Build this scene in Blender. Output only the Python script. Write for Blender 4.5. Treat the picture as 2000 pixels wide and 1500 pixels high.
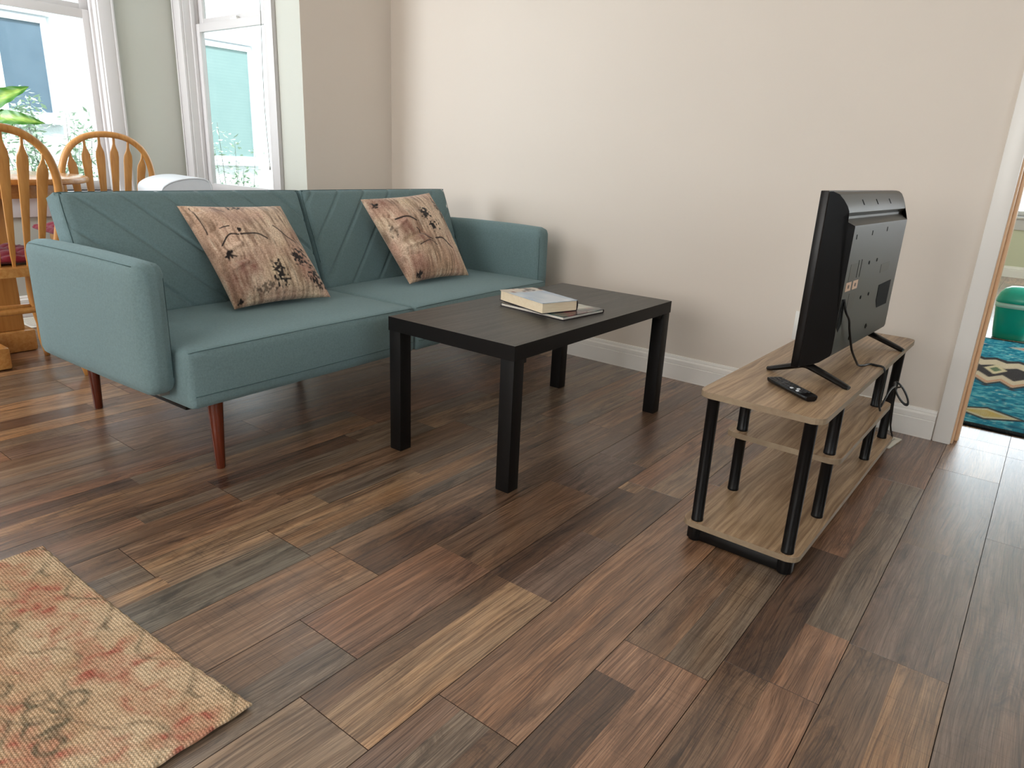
import bpy, bmesh, math, random
from mathutils import Vector, Matrix
import numpy as np

# ------------------------------------------------------------------ reset
for o in list(bpy.data.objects):
    bpy.data.objects.remove(o, do_unlink=True)
S = bpy.context.scene
COL = S.collection
R = math.radians

# ------------------------------------------------------------------ camera
F_PX, YAW, PITCH, ROLL = 1353.9, 0.6484, 0.3117, 0.0472
CAM = Vector((3.1852, -2.9352, 0.9358))
_f = Vector((-math.sin(YAW) * math.cos(PITCH), math.cos(YAW) * math.cos(PITCH), -math.sin(PITCH)))
_r0 = Vector((math.cos(YAW), math.sin(YAW), 0))
_u0 = _r0.cross(_f)
_r = _r0 * math.cos(ROLL) + _u0 * math.sin(ROLL)
_u = -_r0 * math.sin(ROLL) + _u0 * math.cos(ROLL)
cd = bpy.data.cameras.new('camera')
cd.sensor_width = 36
cd.lens = F_PX / 2000 * 36
cd.clip_start = 0.02
cam = bpy.data.objects.new('camera', cd)
COL.objects.link(cam)
cam.matrix_world = Matrix(((_r.x, _u.x, -_f.x, CAM.x), (_r.y, _u.y, -_f.y, CAM.y), (_r.z, _u.z, -_f.z, CAM.z), (0, 0, 0, 1)))
S.camera = cam

# ------------------------------------------------------------------ world, sun, daylight
S.view_settings.view_transform = 'Standard'
S.view_settings.look = 'None'
S.view_settings.gamma = 1
S.view_settings.use_curve_mapping = False
S.view_settings.exposure = 0.45
W = bpy.data.worlds.new('overcast_sky')
S.world = W
W.use_nodes = True
bgn = W.node_tree.nodes['Background']
bgn.inputs[0].default_value = (0.84, 0.92, 1.0, 1)
bgn.inputs[1].default_value = 2.6

def sun(name, direction, energy, angle, color):
    l = bpy.data.lights.new(name, 'SUN')
    l.energy = energy
    l.angle = R(angle)
    l.color = color
    o = bpy.data.objects.new(name, l)
    COL.objects.link(o)
    o.rotation_euler = Vector(direction).to_track_quat('-Z', 'Y').to_euler()

def area(name, loc, direction, sx, sy, power, color):
    l = bpy.data.lights.new(name, 'AREA')
    l.shape = 'RECTANGLE'
    l.size = sx
    l.size_y = sy
    l.energy = power
    l.color = color
    o = bpy.data.objects.new(name, l)
    COL.objects.link(o)
    o.location = loc
    o.rotation_euler = Vector(direction).to_track_quat('-Z', 'Y').to_euler()

sun('sun', (-1, 0.02, -1.9), 5.0, 8, (1, 0.97, 0.93))
# daylight entering by the bay windows and the next room's far window; fill lamps are added
def portal(name, loc, direction, sx, sy):
    area(name, loc, direction, sx, sy, 1, (1, 1, 1))
    bpy.data.lights[name].cycles.is_portal = True
portal('daylight_bay_rear', (-1.31, -1.64, 1.458), (1, 0, 0), 1.22, 1.585)
portal('daylight_bay_side', (-0.69, -0.485, 1.458), (0, -1, 0), 0.82, 1.585)
area('daylight_bay_front', (-0.69, -2.86, 1.45), (0, 1, -0.05), 0.80, 1.5, 33, (0.88, 0.94, 1.0))
area('rear_fill', (2.3, -5.44, 1.5), (0, 1, -0.1), 2.6, 1.5, 42, (1.0, 0.89, 0.79))  # added warm fill lamp behind the camera, at an unseen window
area('side_fill', (5.14, -3.0, 1.5), (-1, 0, -0.1), 2.2, 1.5, 2, (1.0, 0.84, 0.70))  # added weak fill lamp from the unseen right side
area('next_side_fill', (4.64, 2.6, 1.5), (-1, 0, -0.1), 1.8, 1.4, 34, (0.92, 0.96, 1.0))  # added fill lamp, out of view, to brighten the rug and bin
area('daylight_next_room', (3.1, 6.04, 1.45), (0, -1, -0.1), 2.0, 1.5, 18, (0.88, 0.94, 1.0))

# ------------------------------------------------------------------ helpers
def srgb(r, g, b):
    return tuple(((c / 255) / 12.92 if c / 255 <= 0.04045 else ((c / 255 + 0.055) / 1.055) ** 2.4) for c in (r, g, b))

def tag(o, label=None, cat=None, group=None, kind=None):
    if label: o['label'] = label
    if cat: o['category'] = cat
    if group: o['group'] = group
    if kind: o['kind'] = kind
    return o

def thing(name, label, cat, loc=(0, 0, 0), rz=0.0, group=None):
    o = bpy.data.objects.new(name, None)
    o.empty_display_size = 0.1
    COL.objects.link(o)
    o.location = loc
    o.rotation_euler = (0, 0, rz)
    return tag(o, label, cat, group)

def struct_empty(name, loc=(0, 0, 0)):
    o = bpy.data.objects.new(name, None)
    o.empty_display_size = 0.1
    COL.objects.link(o)
    o.location = loc
    o['kind'] = 'structure'
    return o

def finish(name, bm, mat, parent=None, smooth=False, angle=None):
    me = bpy.data.meshes.new(name)
    bm.to_mesh(me)
    bm.free()
    return link(name, me, mat, parent, smooth, angle)

def link(name, me, mat, parent=None, smooth=False, angle=None):
    mats = mat if isinstance(mat, (list, tuple)) else [mat]
    for m in mats:
        me.materials.append(m)
    if smooth:
        me.polygons.foreach_set('use_smooth', [True] * len(me.polygons))
        if angle is not None:
            me.set_sharp_from_angle(angle=R(angle))
    o = bpy.data.objects.new(name, me)
    COL.objects.link(o)
    if parent is not None:
        o.parent = parent
    return o

def add_box(bm, x0, x1, y0, y1, z0, z1, bev=0.0, seg=2, M=None, mi=0):
    t = bmesh.new()
    co = [(x, y, z) for x in (x0, x1) for y in (y0, y1) for z in (z0, z1)]
    vs = [t.verts.new(c) for c in co]
    for f in ((0, 1, 3, 2), (4, 6, 7, 5), (0, 4, 5, 1), (2, 3, 7, 6), (0, 2, 6, 4), (1, 5, 7, 3)):
        t.faces.new([vs[i] for i in f])
    if bev > 0:
        bmesh.ops.bevel(t, geom=t.edges[:], offset=bev, segments=seg, profile=0.5, affect='EDGES')
    merge(bm, t, M, mi)

def merge(bm, t, M=None, mi=0):
    if M is not None:
        bmesh.ops.transform(t, matrix=M, verts=t.verts[:])
    bmesh.ops.recalc_face_normals(t, faces=t.faces[:])
    mp = {}
    for v in t.verts:
        mp[v] = bm.verts.new(v.co)
    for f in t.faces:
        try:
            nf = bm.faces.new([mp[v] for v in f.verts])
            nf.material_index = mi
            nf.smooth = f.smooth
        except ValueError:
            pass
    t.free()

def box_obj(name, dims, mat, parent=None, bev=0.0, seg=2, smooth=False):
    bm = bmesh.new()
    add_box(bm, *dims, bev=bev, seg=seg)
    return finish(name, bm, mat, parent, smooth or bev > 0, 40 if bev > 0 else None)

def add_lathe(bm, prof, n=24, M=None, caps=True):
    """prof: list of (r, z) bottom to top, around local Z"""
    t = bmesh.new()
    rings = []
    for r, z in prof:
        rings.append([t.verts.new((r * math.cos(2 * math.pi * i / n), r * math.sin(2 * math.pi * i / n), z)) for i in range(n)])
    for a, b in zip(rings[:-1], rings[1:]):
        for i in range(n):
            t.faces.new((a[i], a[(i + 1) % n], b[(i + 1) % n], b[i]))
    if caps:
        t.faces.new(rings[0][::-1])
        t.faces.new(rings[-1])
    merge(bm, t, M)

def catmull(pts, sub=8, closed=False):
    P = [Vector(p) for p in pts]
    n = len(P)
    out = []
    rng = range(n if closed else n - 1)
    for i in rng:
        p0 = P[(i - 1) % n] if (closed or i > 0) else P[0] * 2 - P[1]
        p1, p2 = P[i], P[(i + 1) % n]
        p3 = P[(i + 2) % n] if (closed or i < n - 2) else P[-1] * 2 - P[-2]
        for k in range(sub):
            t = k / sub
            out.append(0.5 * ((2 * p1) + (-p0 + p2) * t + (2 * p0 - 5 * p1 + 4 * p2 - p3) * t * t + (-p0 + 3 * p1 - 3 * p2 + p3) * t ** 3))
    if not closed:
        out.append(P[-1])
    return out

def add_tube(bm, pts, rad, n=10, closed=False, flat=None, up=None):
    """sweep a circle (or ellipse, flat=(a,b)) along pts; rad number or list"""
    P = [Vector(p) for p in pts]
    m = len(P)
    t = bmesh.new()
    rings = []
    prev = None
    for i, p in enumerate(P):
        if closed:
            d = (P[(i + 1) % m] - P[i - 1]).normalized()
        else:
            d = (P[min(i + 1, m - 1)] - P[max(i - 1, 0)]).normalized()
        if up is not None:
            a = Vector(up).cross(d)
            if a.length < 1e-4: a = d.orthogonal()
        elif prev is None:
            a = d.orthogonal()
        else:
            a = prev - d * prev.dot(d)
        a.normalize()
        prev = a
        b = d.cross(a)
        r = rad[i] if isinstance(rad, (list, tuple)) else rad
        ra, rb = (r, r) if flat is None else (flat[0] * r, flat[1] * r)
        rings.append([t.verts.new(p + a * ra * math.cos(2 * math.pi * k / n) + b * rb * math.sin(2 * math.pi * k / n)) for k in range(n)])
    for i in range(m if closed else m - 1):
        A, B = rings[i], rings[(i + 1) % m]
        for k in range(n):
            t.faces.new((A[k], A[(k + 1) % n], B[(k + 1) % n], B[k]))
    if not closed:
        t.faces.new(rings[0][::-1])
        t.faces.new(rings[-1])
    merge(bm, t)

def add_extrude(bm, poly, a0, a1, fn, mi=0):
    """polygon of (p,q) extruded along a; fn(p,q,a)->xyz"""
    t = bmesh.new()
    A = [t.verts.new(fn(p, q, a0)) for p, q in poly]
    B = [t.verts.new(fn(p, q, a1)) for p, q in poly]
    n = len(poly)
    t.faces.new(A)
    t.faces.new(B[::-1])
    for i in range(n):
        t.faces.new((A[i], A[(i + 1) % n], B[(i + 1) % n], B[i]))
    merge(bm, t, None, mi)

def rrect(x0, x1, y0, y1, r, n=5):
    out = []
    for cx, cy, a0 in ((x1 - r, y1 - r, 0), (x0 + r, y1 - r, 90), (x0 + r, y0 + r, 180), (x1 - r, y0 + r, 270)):
        for i in range(n + 1):
            a = R(a0 + 90 * i / n)
            out.append((cx + r * math.cos(a), cy + r * math.sin(a)))
    return out

def add_plate(bm, poly, z0, z1, bev=0.0):
    t = bmesh.new()
    A = [t.verts.new((x, y, z0)) for x, y in poly]
    B = [t.verts.new((x, y, z1)) for x, y in poly]
    n = len(poly)
    t.faces.new(A[::-1])
    top = t.faces.new(B)
    for i in range(n):
        t.faces.new((A[i], A[(i + 1) % n], B[(i + 1) % n], B[i]))
    if bev:
        es = [e for e in t.edges if abs(e.verts[0].co.z - e.verts[1].co.z) < 1e-6]
        bmesh.ops.bevel(t, geom=es, offset=bev, segments=2, profile=0.5, affect='EDGES')
    merge(bm, t)

def mesh_from_grid(name, V, quads, attr=None, attr_name='tone'):
    me = bpy.data.meshes.new(name)
    me.from_pydata([tuple(map(float, v)) for v in V], [], [tuple(q) for q in quads])
    if attr is not None:
        a = me.color_attributes.new(attr_name, 'FLOAT_COLOR', 'POINT')
        a.data.foreach_set('color', np.asarray(attr, dtype=np.float32).ravel())
    me.update()
    return me

# ------------------------------------------------------------------ materials
class NT:
    def __init__(s, name):
        s.m = bpy.data.materials.new(name)
        s.m.use_nodes = True
        s.t = s.m.node_tree
        s.b = s.t.nodes['Principled BSDF']
        s.out = s.t.nodes['Material Output']
    def n(s, typ, **kw):
        nd = s.t.nodes.new(typ)
        for k, v in kw.items():
            if k.startswith('i_'):
                nd.inputs[k[2:].replace('_', ' ')].default_value = v
            else:
                setattr(nd, k, v)
        return nd
    def l(s, a, b):
        s.t.links.new(a, b)
    def coords(s, kind='Object', scale=(1, 1, 1), rot=(0, 0, 0)):
        if kind == 'World':
            g = s.n('ShaderNodeNewGeometry')
            src = g.outputs['Position']
        else:
            g = s.n('ShaderNodeTexCoord')
            src = g.outputs[kind]
        mp = s.n('ShaderNodeMapping')
        mp.inputs['Scale'].default_value = scale
        mp.inputs['Rotation'].default_value = rot
        s.l(src, mp.inputs['Vector'])
        return mp.outputs['Vector']
    def noise(s, vec, scale=5, detail=4, rough=0.5, dist=0.0):
        nd = s.n('ShaderNodeTexNoise')
        nd.inputs['Scale'].default_value = scale
        nd.inputs['Detail'].default_value = detail
        nd.inputs['Roughness'].default_value = rough
        nd.inputs['Distortion'].default_value = dist
        if vec is not None: s.l(vec, nd.inputs['Vector'])
        return nd
    def ramp(s, fac, stops, interp='LINEAR'):
        r = s.n('ShaderNodeValToRGB')
        r.color_ramp.interpolation = interp
        els = r.color_ramp.elements
        while len(els) < len(stops): els.new(0.5)
        for e, (p, c) in zip(els, stops):
            e.position = p
            e.color = (*c, 1) if len(c) == 3 else c
        s.l(fac, r.inputs['Fac'])
        return r.outputs['Color']
    def mix(s, a, b, fac=0.5, mode='MIX'):
        m = s.n('ShaderNodeMix', data_type='RGBA', blend_type=mode)
        for sock, v in ((m.inputs['Factor'], fac), (m.inputs[6], a), (m.inputs[7], b)):
            if hasattr(v, 'links'): s.l(v, sock)
            elif isinstance(v, (int, float)): sock.default_value = v
            else: sock.default_value = (*v, 1)
        return m.outputs[2]
    def math(s, op, a, b=0.0):
        m = s.n('ShaderNodeMath', operation=op)
        for sock, v in ((m.inputs[0], a), (m.inputs[1], b)):
            if hasattr(v, 'links'): s.l(v, sock)
            else: sock.default_value = v
        return m.outputs[0]
    def bump(s, h, strength=0.3, dist=0.001):
        b = s.n('ShaderNodeBump')
        b.inputs['Strength'].default_value = strength
        b.inputs['Distance'].default_value = dist
        s.l(h, b.inputs['Height'])
        s.l(b.outputs['Normal'], s.b.inputs['Normal'])
    def base(s, v):
        if hasattr(v, 'links'): s.l(v, s.b.inputs['Base Color'])
        else: s.b.inputs['Base Color'].default_value = (*v, 1)
    def set(s, **kw):
        for k, v in kw.items():
            sock = s.b.inputs[k.replace('_', ' ')]
            if hasattr(v, 'links'): s.l(v, sock)
            else: sock.default_value = v

def figured(name, light, dark, axis='y', rough=0.4, spec=0.5, bump=0.4, f0=90, bend=0.09, mid=None, lo=0.38, hi=0.60):
    t = NT(name)
    sw = (lambda a, b: (a, b, a)) if axis == 'y' else (lambda a, b: (b, a, a))
    g = t.n('ShaderNodeTexCoord')
    def mp(src, sc):
        m = t.n('ShaderNodeMapping'); m.inputs['Scale'].default_value = sc
        t.l(src, m.inputs['Vector']); return m.outputs['Vector']
    o = g.outputs['Object']
    w = t.noise(mp(o, sw(7, 2.2)), 1, 2, 0.5)
    cx = t.n('ShaderNodeCombineXYZ')
    t.l(t.math('MULTIPLY', t.math('SUBTRACT', w.outputs['Fac'], 0.5), bend), cx.inputs[0 if axis == 'y' else 1])
    a = t.n('ShaderNodeVectorMath', operation='ADD')
    t.l(o, a.inputs[0]); t.l(cx.outputs[0], a.inputs[1])
    f = t.noise(mp(a.outputs[0], sw(f0, 2.5)), 1, 5, 0.72)
    m = t.noise(mp(a.outputs[0], sw(14, 1.4)), 1, 4, 0.6)
    h = t.noise(mp(o, sw(500, 12)), 1, 3, 0.7)
    d, l = srgb(*dark), srgb(*light)
    c = t.mix(d, l, t.ramp(f.outputs['Fac'], [(lo, (0, 0, 0)), (hi, (1, 1, 1))]))
    c = t.mix(t.mix(c, tuple(0.62 + 0.1 * k for k in (1, .8, .6)), 1.0, 'MULTIPLY'), c, t.ramp(m.outputs['Fac'], [(0.36, (0, 0, 0)), (0.56, (1, 1, 1))]))
    c = t.mix(t.mix(c, (0.78, 0.76, 0.74), 1.0, 'MULTIPLY'), c, h.outputs['Fac'])
    t.base(c)
    t.set(Roughness=rough, Specular_IOR_Level=spec)
    t.bump(t.math('ADD', f.outputs['Fac'], t.math('MULTIPLY', h.outputs['Fac'], 0.4)), bump, 0.0014)
    return t.m

def paint(name, rgb, rough=0.6, var=0.03, bump=0.05, scale=60):
    t = NT(name)
    v = t.coords('World')
    n = t.noise(v, 1.7, 3)
    c = srgb(*rgb)
    t.base(t.mix(tuple(x * (1 - var) for x in c), tuple(min(1, x * (1 + var)) for x in c), n.outputs['Fac']))
    t.set(Roughness=rough)
    n2 = t.noise(v, scale, 3)
    t.bump(n2.outputs['Fac'], bump, 0.002)
    return t.m

def plastic(name, rgb, rough=0.4, spec=0.5, bump=0.0):
    t = NT(name)
    v = t.coords('Object')
    n = t.noise(v, 40, 2)
    c = srgb(*rgb)
    t.base(t.mix(tuple(x * 0.94 for x in c), c, n.outputs['Fac']))
    t.set(Roughness=rough, Specular_IOR_Level=spec)
    if bump:
        n2 = t.noise(v, 900, 2)
        t.bump(n2.outputs['Fac'], bump, 0.0005)
    return t.m

def fabric(name, rgb, scale=900, var=0.42, bump=0.6):
    t = NT(name)
    v = t.coords('Object')
    c = srgb(*rgb)
    w1 = t.n('ShaderNodeTexNoise'); w1.inputs['Scale'].default_value = scale; w1.inputs['Detail'].default_value = 2
    t.l(v, w1.inputs['Vector'])
    w2 = t.noise(v, 7, 4, 0.6)
    w3 = t.noise(v, 150, 4, 0.85)
    a = t.mix(tuple(x * (1 - var) for x in c), tuple(min(1, x * (1 + var)) for x in c), w3.outputs['Fac'])
    b = t.mix(a, tuple(x * 0.75 for x in c), t.math('MULTIPLY', w2.outputs['Fac'], 0.25))
    t.base(b)
    t.set(Roughness=0.92, Specular_IOR_Level=0.15, Sheen_Weight=0.35, Sheen_Roughness=0.45)
    t.b.inputs['Sheen Tint'].default_value = (*srgb(190, 215, 220), 1)
    t.bump(t.math('ADD', w1.outputs['Fac'], t.math('MULTIPLY', w3.outputs['Fac'], 0.7)), bump, 0.0012)
    return t.m

def wood(name, light, dark, axis='y', scale=1.0, rough=0.4, grain=1.0, kind='Object', spec=0.5, bump=0.15):
    t = NT(name)
    sc = {'x': (3, 60, 60), 'y': (60, 3, 60), 'z': (60, 60, 3)}[axis]
    v = t.coords(kind, tuple(q * scale for q in sc))
    warp = {'x': (1, 6, 6), 'y': (6, 1, 6), 'z': (6, 6, 1)}[axis]
    v2 = t.coords(kind, tuple(q * scale for q in warp))
    n1 = t.noise(v, 1.0, 6, 0.62, 0.6)
    n2 = t.noise(v2, 1.6, 3, 0.5, 1.2)
    g = t.math('ADD', t.math('MULTIPLY', n1.outputs['Fac'], 0.65), t.math('MULTIPLY', n2.outputs['Fac'], 0.35))
    c = t.ramp(g, [(0.5 - 0.16 / grain, srgb(*dark)), (0.5 + 0.14 / grain, srgb(*light))])
    t.base(c)
    t.set(Roughness=rough, Specular_IOR_Level=spec)
    t.bump(n1.outputs['Fac'], bump, 0.0015)
    return t.m

M = {}
M['wall'] = paint('wall_paint', (222, 211, 199), 0.55)
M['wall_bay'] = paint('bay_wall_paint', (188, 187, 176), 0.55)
M['wall_far'] = paint('low_bounce_wall_paint', (150, 138, 122), 0.6)  # unseen walls, darkened to cut the light they bounce
M['wall_next'] = paint('next_room_paint', (205, 205, 178), 0.6)
M['window_trim'] = paint('window_trim_paint', (206, 201, 199), 0.35, 0.02, 0.02)
M['trim'] = paint('white_trim_paint', (240, 236, 230), 0.35, 0.02, 0.02)
M['jamb'] = paint('tan_jamb', (236, 196, 156), 0.35, 0.04, 0.02)  # jamb and stop in one tan, warmer than the casing
M['ceiling'] = paint('ceiling_paint', (238, 236, 230), 0.8)
M['white_plastic'] = plastic('white_plastic', (232, 236, 242), 0.3)
M['outlet'] = plastic('outlet_plastic', (238, 236, 230), 0.35)
M['sub'] = plastic('subfloor_dark', (40, 30, 24), 0.9, 0.1)
M['teal'] = fabric('teal_sofa_fabric', (114, 136, 139))
M['piping'] = fabric('teal_seam_fabric', (76, 98, 100), 900, 0.1)
M['walnut'] = wood('reddish_leg_wood', (104, 44, 24), (70, 26, 14), 'z', 1, 0.25)
M['oak'] = wood('oak_chair_wood', (206, 150, 84), (178, 118, 58), 'z', 1, 0.3)
M['oak_x'] = wood('oak_table_wood', (206, 152, 88), (180, 120, 62), 'x', 1, 0.22)
M['black_wood'] = figured('black_table_wood', (62, 56, 52), (14, 12, 12), 'y', 0.36, 0.5, 1.0, 75, 0.05)
M['black_edge'] = wood('black_table_edge', (12, 10, 10), (7, 6, 6), 'x', 0.8, 0.5, 0.7, spec=0.25)
M['stand_wood'] = figured('oak_grey_laminate', (204, 174, 140), (150, 120, 92), 'y', 0.36, 0.5, 0.35, 110, 0.045)
M['stand_edge'] = wood('oak_grey_edge', (150, 132, 108), (128, 108, 86), 'y', 0.75, 0.5, 0.8)
M['black_tube'] = plastic('black_tube_plastic', (4, 4, 5), 0.35, 0.3)
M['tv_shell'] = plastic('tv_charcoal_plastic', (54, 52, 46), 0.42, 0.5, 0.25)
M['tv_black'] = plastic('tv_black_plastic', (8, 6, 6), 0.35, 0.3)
M['tv_screen'] = plastic('tv_screen_glass', (8, 8, 10), 0.08)
M['hole'] = plastic('dark_recess', (5, 5, 5), 0.7, 0.1)
M['tv_print'] = plastic('tv_grey_print', (74, 70, 62), 0.5)
M['sticker'] = plastic('sticker_paper', (214, 178, 150), 0.5)
M['sticker_ink'] = plastic('sticker_ink', (90, 70, 60), 0.5)
M['rubber_key'] = plastic('remote_key_rubber', (60, 60, 62), 0.5)
M['cable'] = plastic('black_cable', (12, 12, 12), 0.45)
M['steel'] = plastic('steel_bracket', (120, 118, 112), 0.35)
M['burgundy'] = fabric('burgundy_cushion_fabric', (128, 34, 50), 500, 0.3)
M['green_plastic'] = plastic('green_bin_plastic', (14, 158, 136), 0.22)
M['bag'] = plastic('clear_bag_film', (170, 205, 196), 0.3)
M['pot'] = plastic('pot_ceramic', (225, 222, 214), 0.3)
M['soil'] = plastic('soil', (50, 36, 26), 0.95, 0.1)
M['stem'] = plastic('plant_stem', (110, 150, 60), 0.5)
M['shrub'] = plastic('shrub_leaf', (172, 194, 170), 0.6)
M['twig'] = plastic('shrub_twig', (92, 92, 76), 0.8)
M['ext_frame'] = plastic('white_vinyl_frame', (236, 240, 244), 0.4)
M['metal_slot'] = plastic('register_slots', (92, 88, 84), 0.5)
M['register'] = plastic('register_enamel', (228, 222, 210), 0.35)

def stucco():
    t = NT('white_stucco')
    v = t.coords('World')
    n = t.noise(v, 26, 6, 0.7)
    n2 = t.noise(v, 1.2, 3)
    t.base(t.mix(srgb(214, 222, 226), srgb(240, 243, 244), n2.outputs['Fac']))
    t.set(Roughness=0.9)
    t.bump(n.outputs['Fac'], 0.6, 0.01)
    return t.m
M['stucco'] = stucco()

def ext_pane(name, a, b, stripes):
    t = NT(name)
    v = t.coords('World')
    n = t.noise(v, 5, 4, 0.6)
    c = t.mix(srgb(*a), srgb(*b), n.outputs['Fac'])
    if stripes:
        w = t.n('ShaderNodeTexWave', wave_type='BANDS', bands_direction='Z')
        w.inputs['Scale'].default_value = 12
        t.l(v, w.inputs['Vector'])
        c = t.mix(c, srgb(*a), t.math('MULTIPLY', w.outputs['Fac'], 0.35))
    t.base(c)
    t.set(Roughness=0.12)
    return t.m
M['ext_glass_blue'] = ext_pane('neighbour_pane_blue', (84, 104, 122), (108, 128, 144), False)
M['ext_glass_aqua'] = ext_pane('neighbour_pane_aqua', (126, 152, 152), (140, 166, 164), True)

def glass():
    m = bpy.data.materials.new('window_glass')
    m.use_nodes = True
    t = m.node_tree
    for n in list(t.nodes):
        if n.type != 'OUTPUT_MATERIAL': t.nodes.remove(n)
    out = [n for n in t.nodes if n.type == 'OUTPUT_MATERIAL'][0]
    tr = t.nodes.new('ShaderNodeBsdfTransparent'); tr.inputs[0].default_value = (0.95, 0.98, 0.98, 1)
    gl = t.nodes.new('ShaderNodeBsdfGlossy'); gl.inputs['Roughness'].default_value = 0.02
    fr = t.nodes.new('ShaderNodeFresnel'); fr.inputs['IOR'].default_value = 1.3
    mx = t.nodes.new('ShaderNodeMixShader')
    ge = t.nodes.new('ShaderNodeNewGeometry')      # leaving the thin pane uses the inverse index, as its entry does
    ii = t.nodes.new('ShaderNodeMix'); ii.inputs[2].default_value = 1.3; ii.inputs[3].default_value = 1 / 1.3
    t.links.new(ge.outputs['Backfacing'], ii.inputs[0])
    t.links.new(ii.outputs[0], fr.inputs['IOR'])
    t.links.new(fr.outputs[0], mx.inputs[0])
    t.links.new(tr.outputs[0], mx.inputs[1])
    t.links.new(gl.outputs[0], mx.inputs[2])
    t.links.new(mx.outputs[0], out.inputs['Surface'])
    return m
M['glass'] = glass()

def attr_mat(name, rough, spec=0.5, grain=None, weave=None, sheen=0.0):
    """colour printed on the surface comes from the 'tone' attribute"""
    t = NT(name)
    a = t.n('ShaderNodeAttribute', attribute_name='tone')
    c = a.outputs['Color']
    if weave:
        v = t.coords('Object')
        w1 = t.n('ShaderNodeTexWave', wave_type='BANDS', bands_direction='X'); w1.inputs['Scale'].default_value = weave
        w2 = t.n('ShaderNodeTexWave', wave_type='BANDS', bands_direction='Y'); w2.inputs['Scale'].default_value = weave
        for w in (w1, w2):
            w.inputs['Distortion'].default_value = 1.5
            w.inputs['Detail'].default_value = 2
            t.l(v, w.inputs['Vector'])
        k = t.math('MULTIPLY', w1.outputs['Fac'], w2.outputs['Fac'])
        n = t.noise(v, 220, 3, 0.7)
        dk = t.mix(c, (0.62, 0.50, 0.40), 1.0, 'MULTIPLY')
        c = t.mix(dk, c, t.math('MINIMUM', t.math('MULTIPLY', t.math('ADD', k, t.math('MULTIPLY', n.outputs['Fac'], 0.5)), 1.5), 1.0))
        t.bump(t.math('ADD', k, n.outputs['Fac']), 0.9, 0.004)
    if grain:
        v = t.coords('Object', grain)
        n = t.noise(v, 1, 5, 0.65, 0.4)
        c = t.mix(t.mix(c, (0.62, 0.55, 0.50), 1.0, 'MULTIPLY'), c, t.ramp(n.outputs['Fac'], [(0.36, (0, 0, 0)), (0.58, (1, 1, 1))]))
        t.bump(n.outputs['Fac'], 0.35, 0.002)
    t.base(c)
    t.set(Roughness=rough, Specular_IOR_Level=spec, Sheen_Weight=sheen)
    return t.m

M['rug'] = attr_mat('woven_rug', 0.95, 0.1, weave=55)
M['blue_rug'] = attr_mat('printed_blue_rug', 0.95, 0.1, weave=70)
M['leaf'] = attr_mat('variegated_leaf', 0.35, 0.5)
M['book_cover'] = attr_mat('book_cover_print', 0.25, 0.5)

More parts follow.
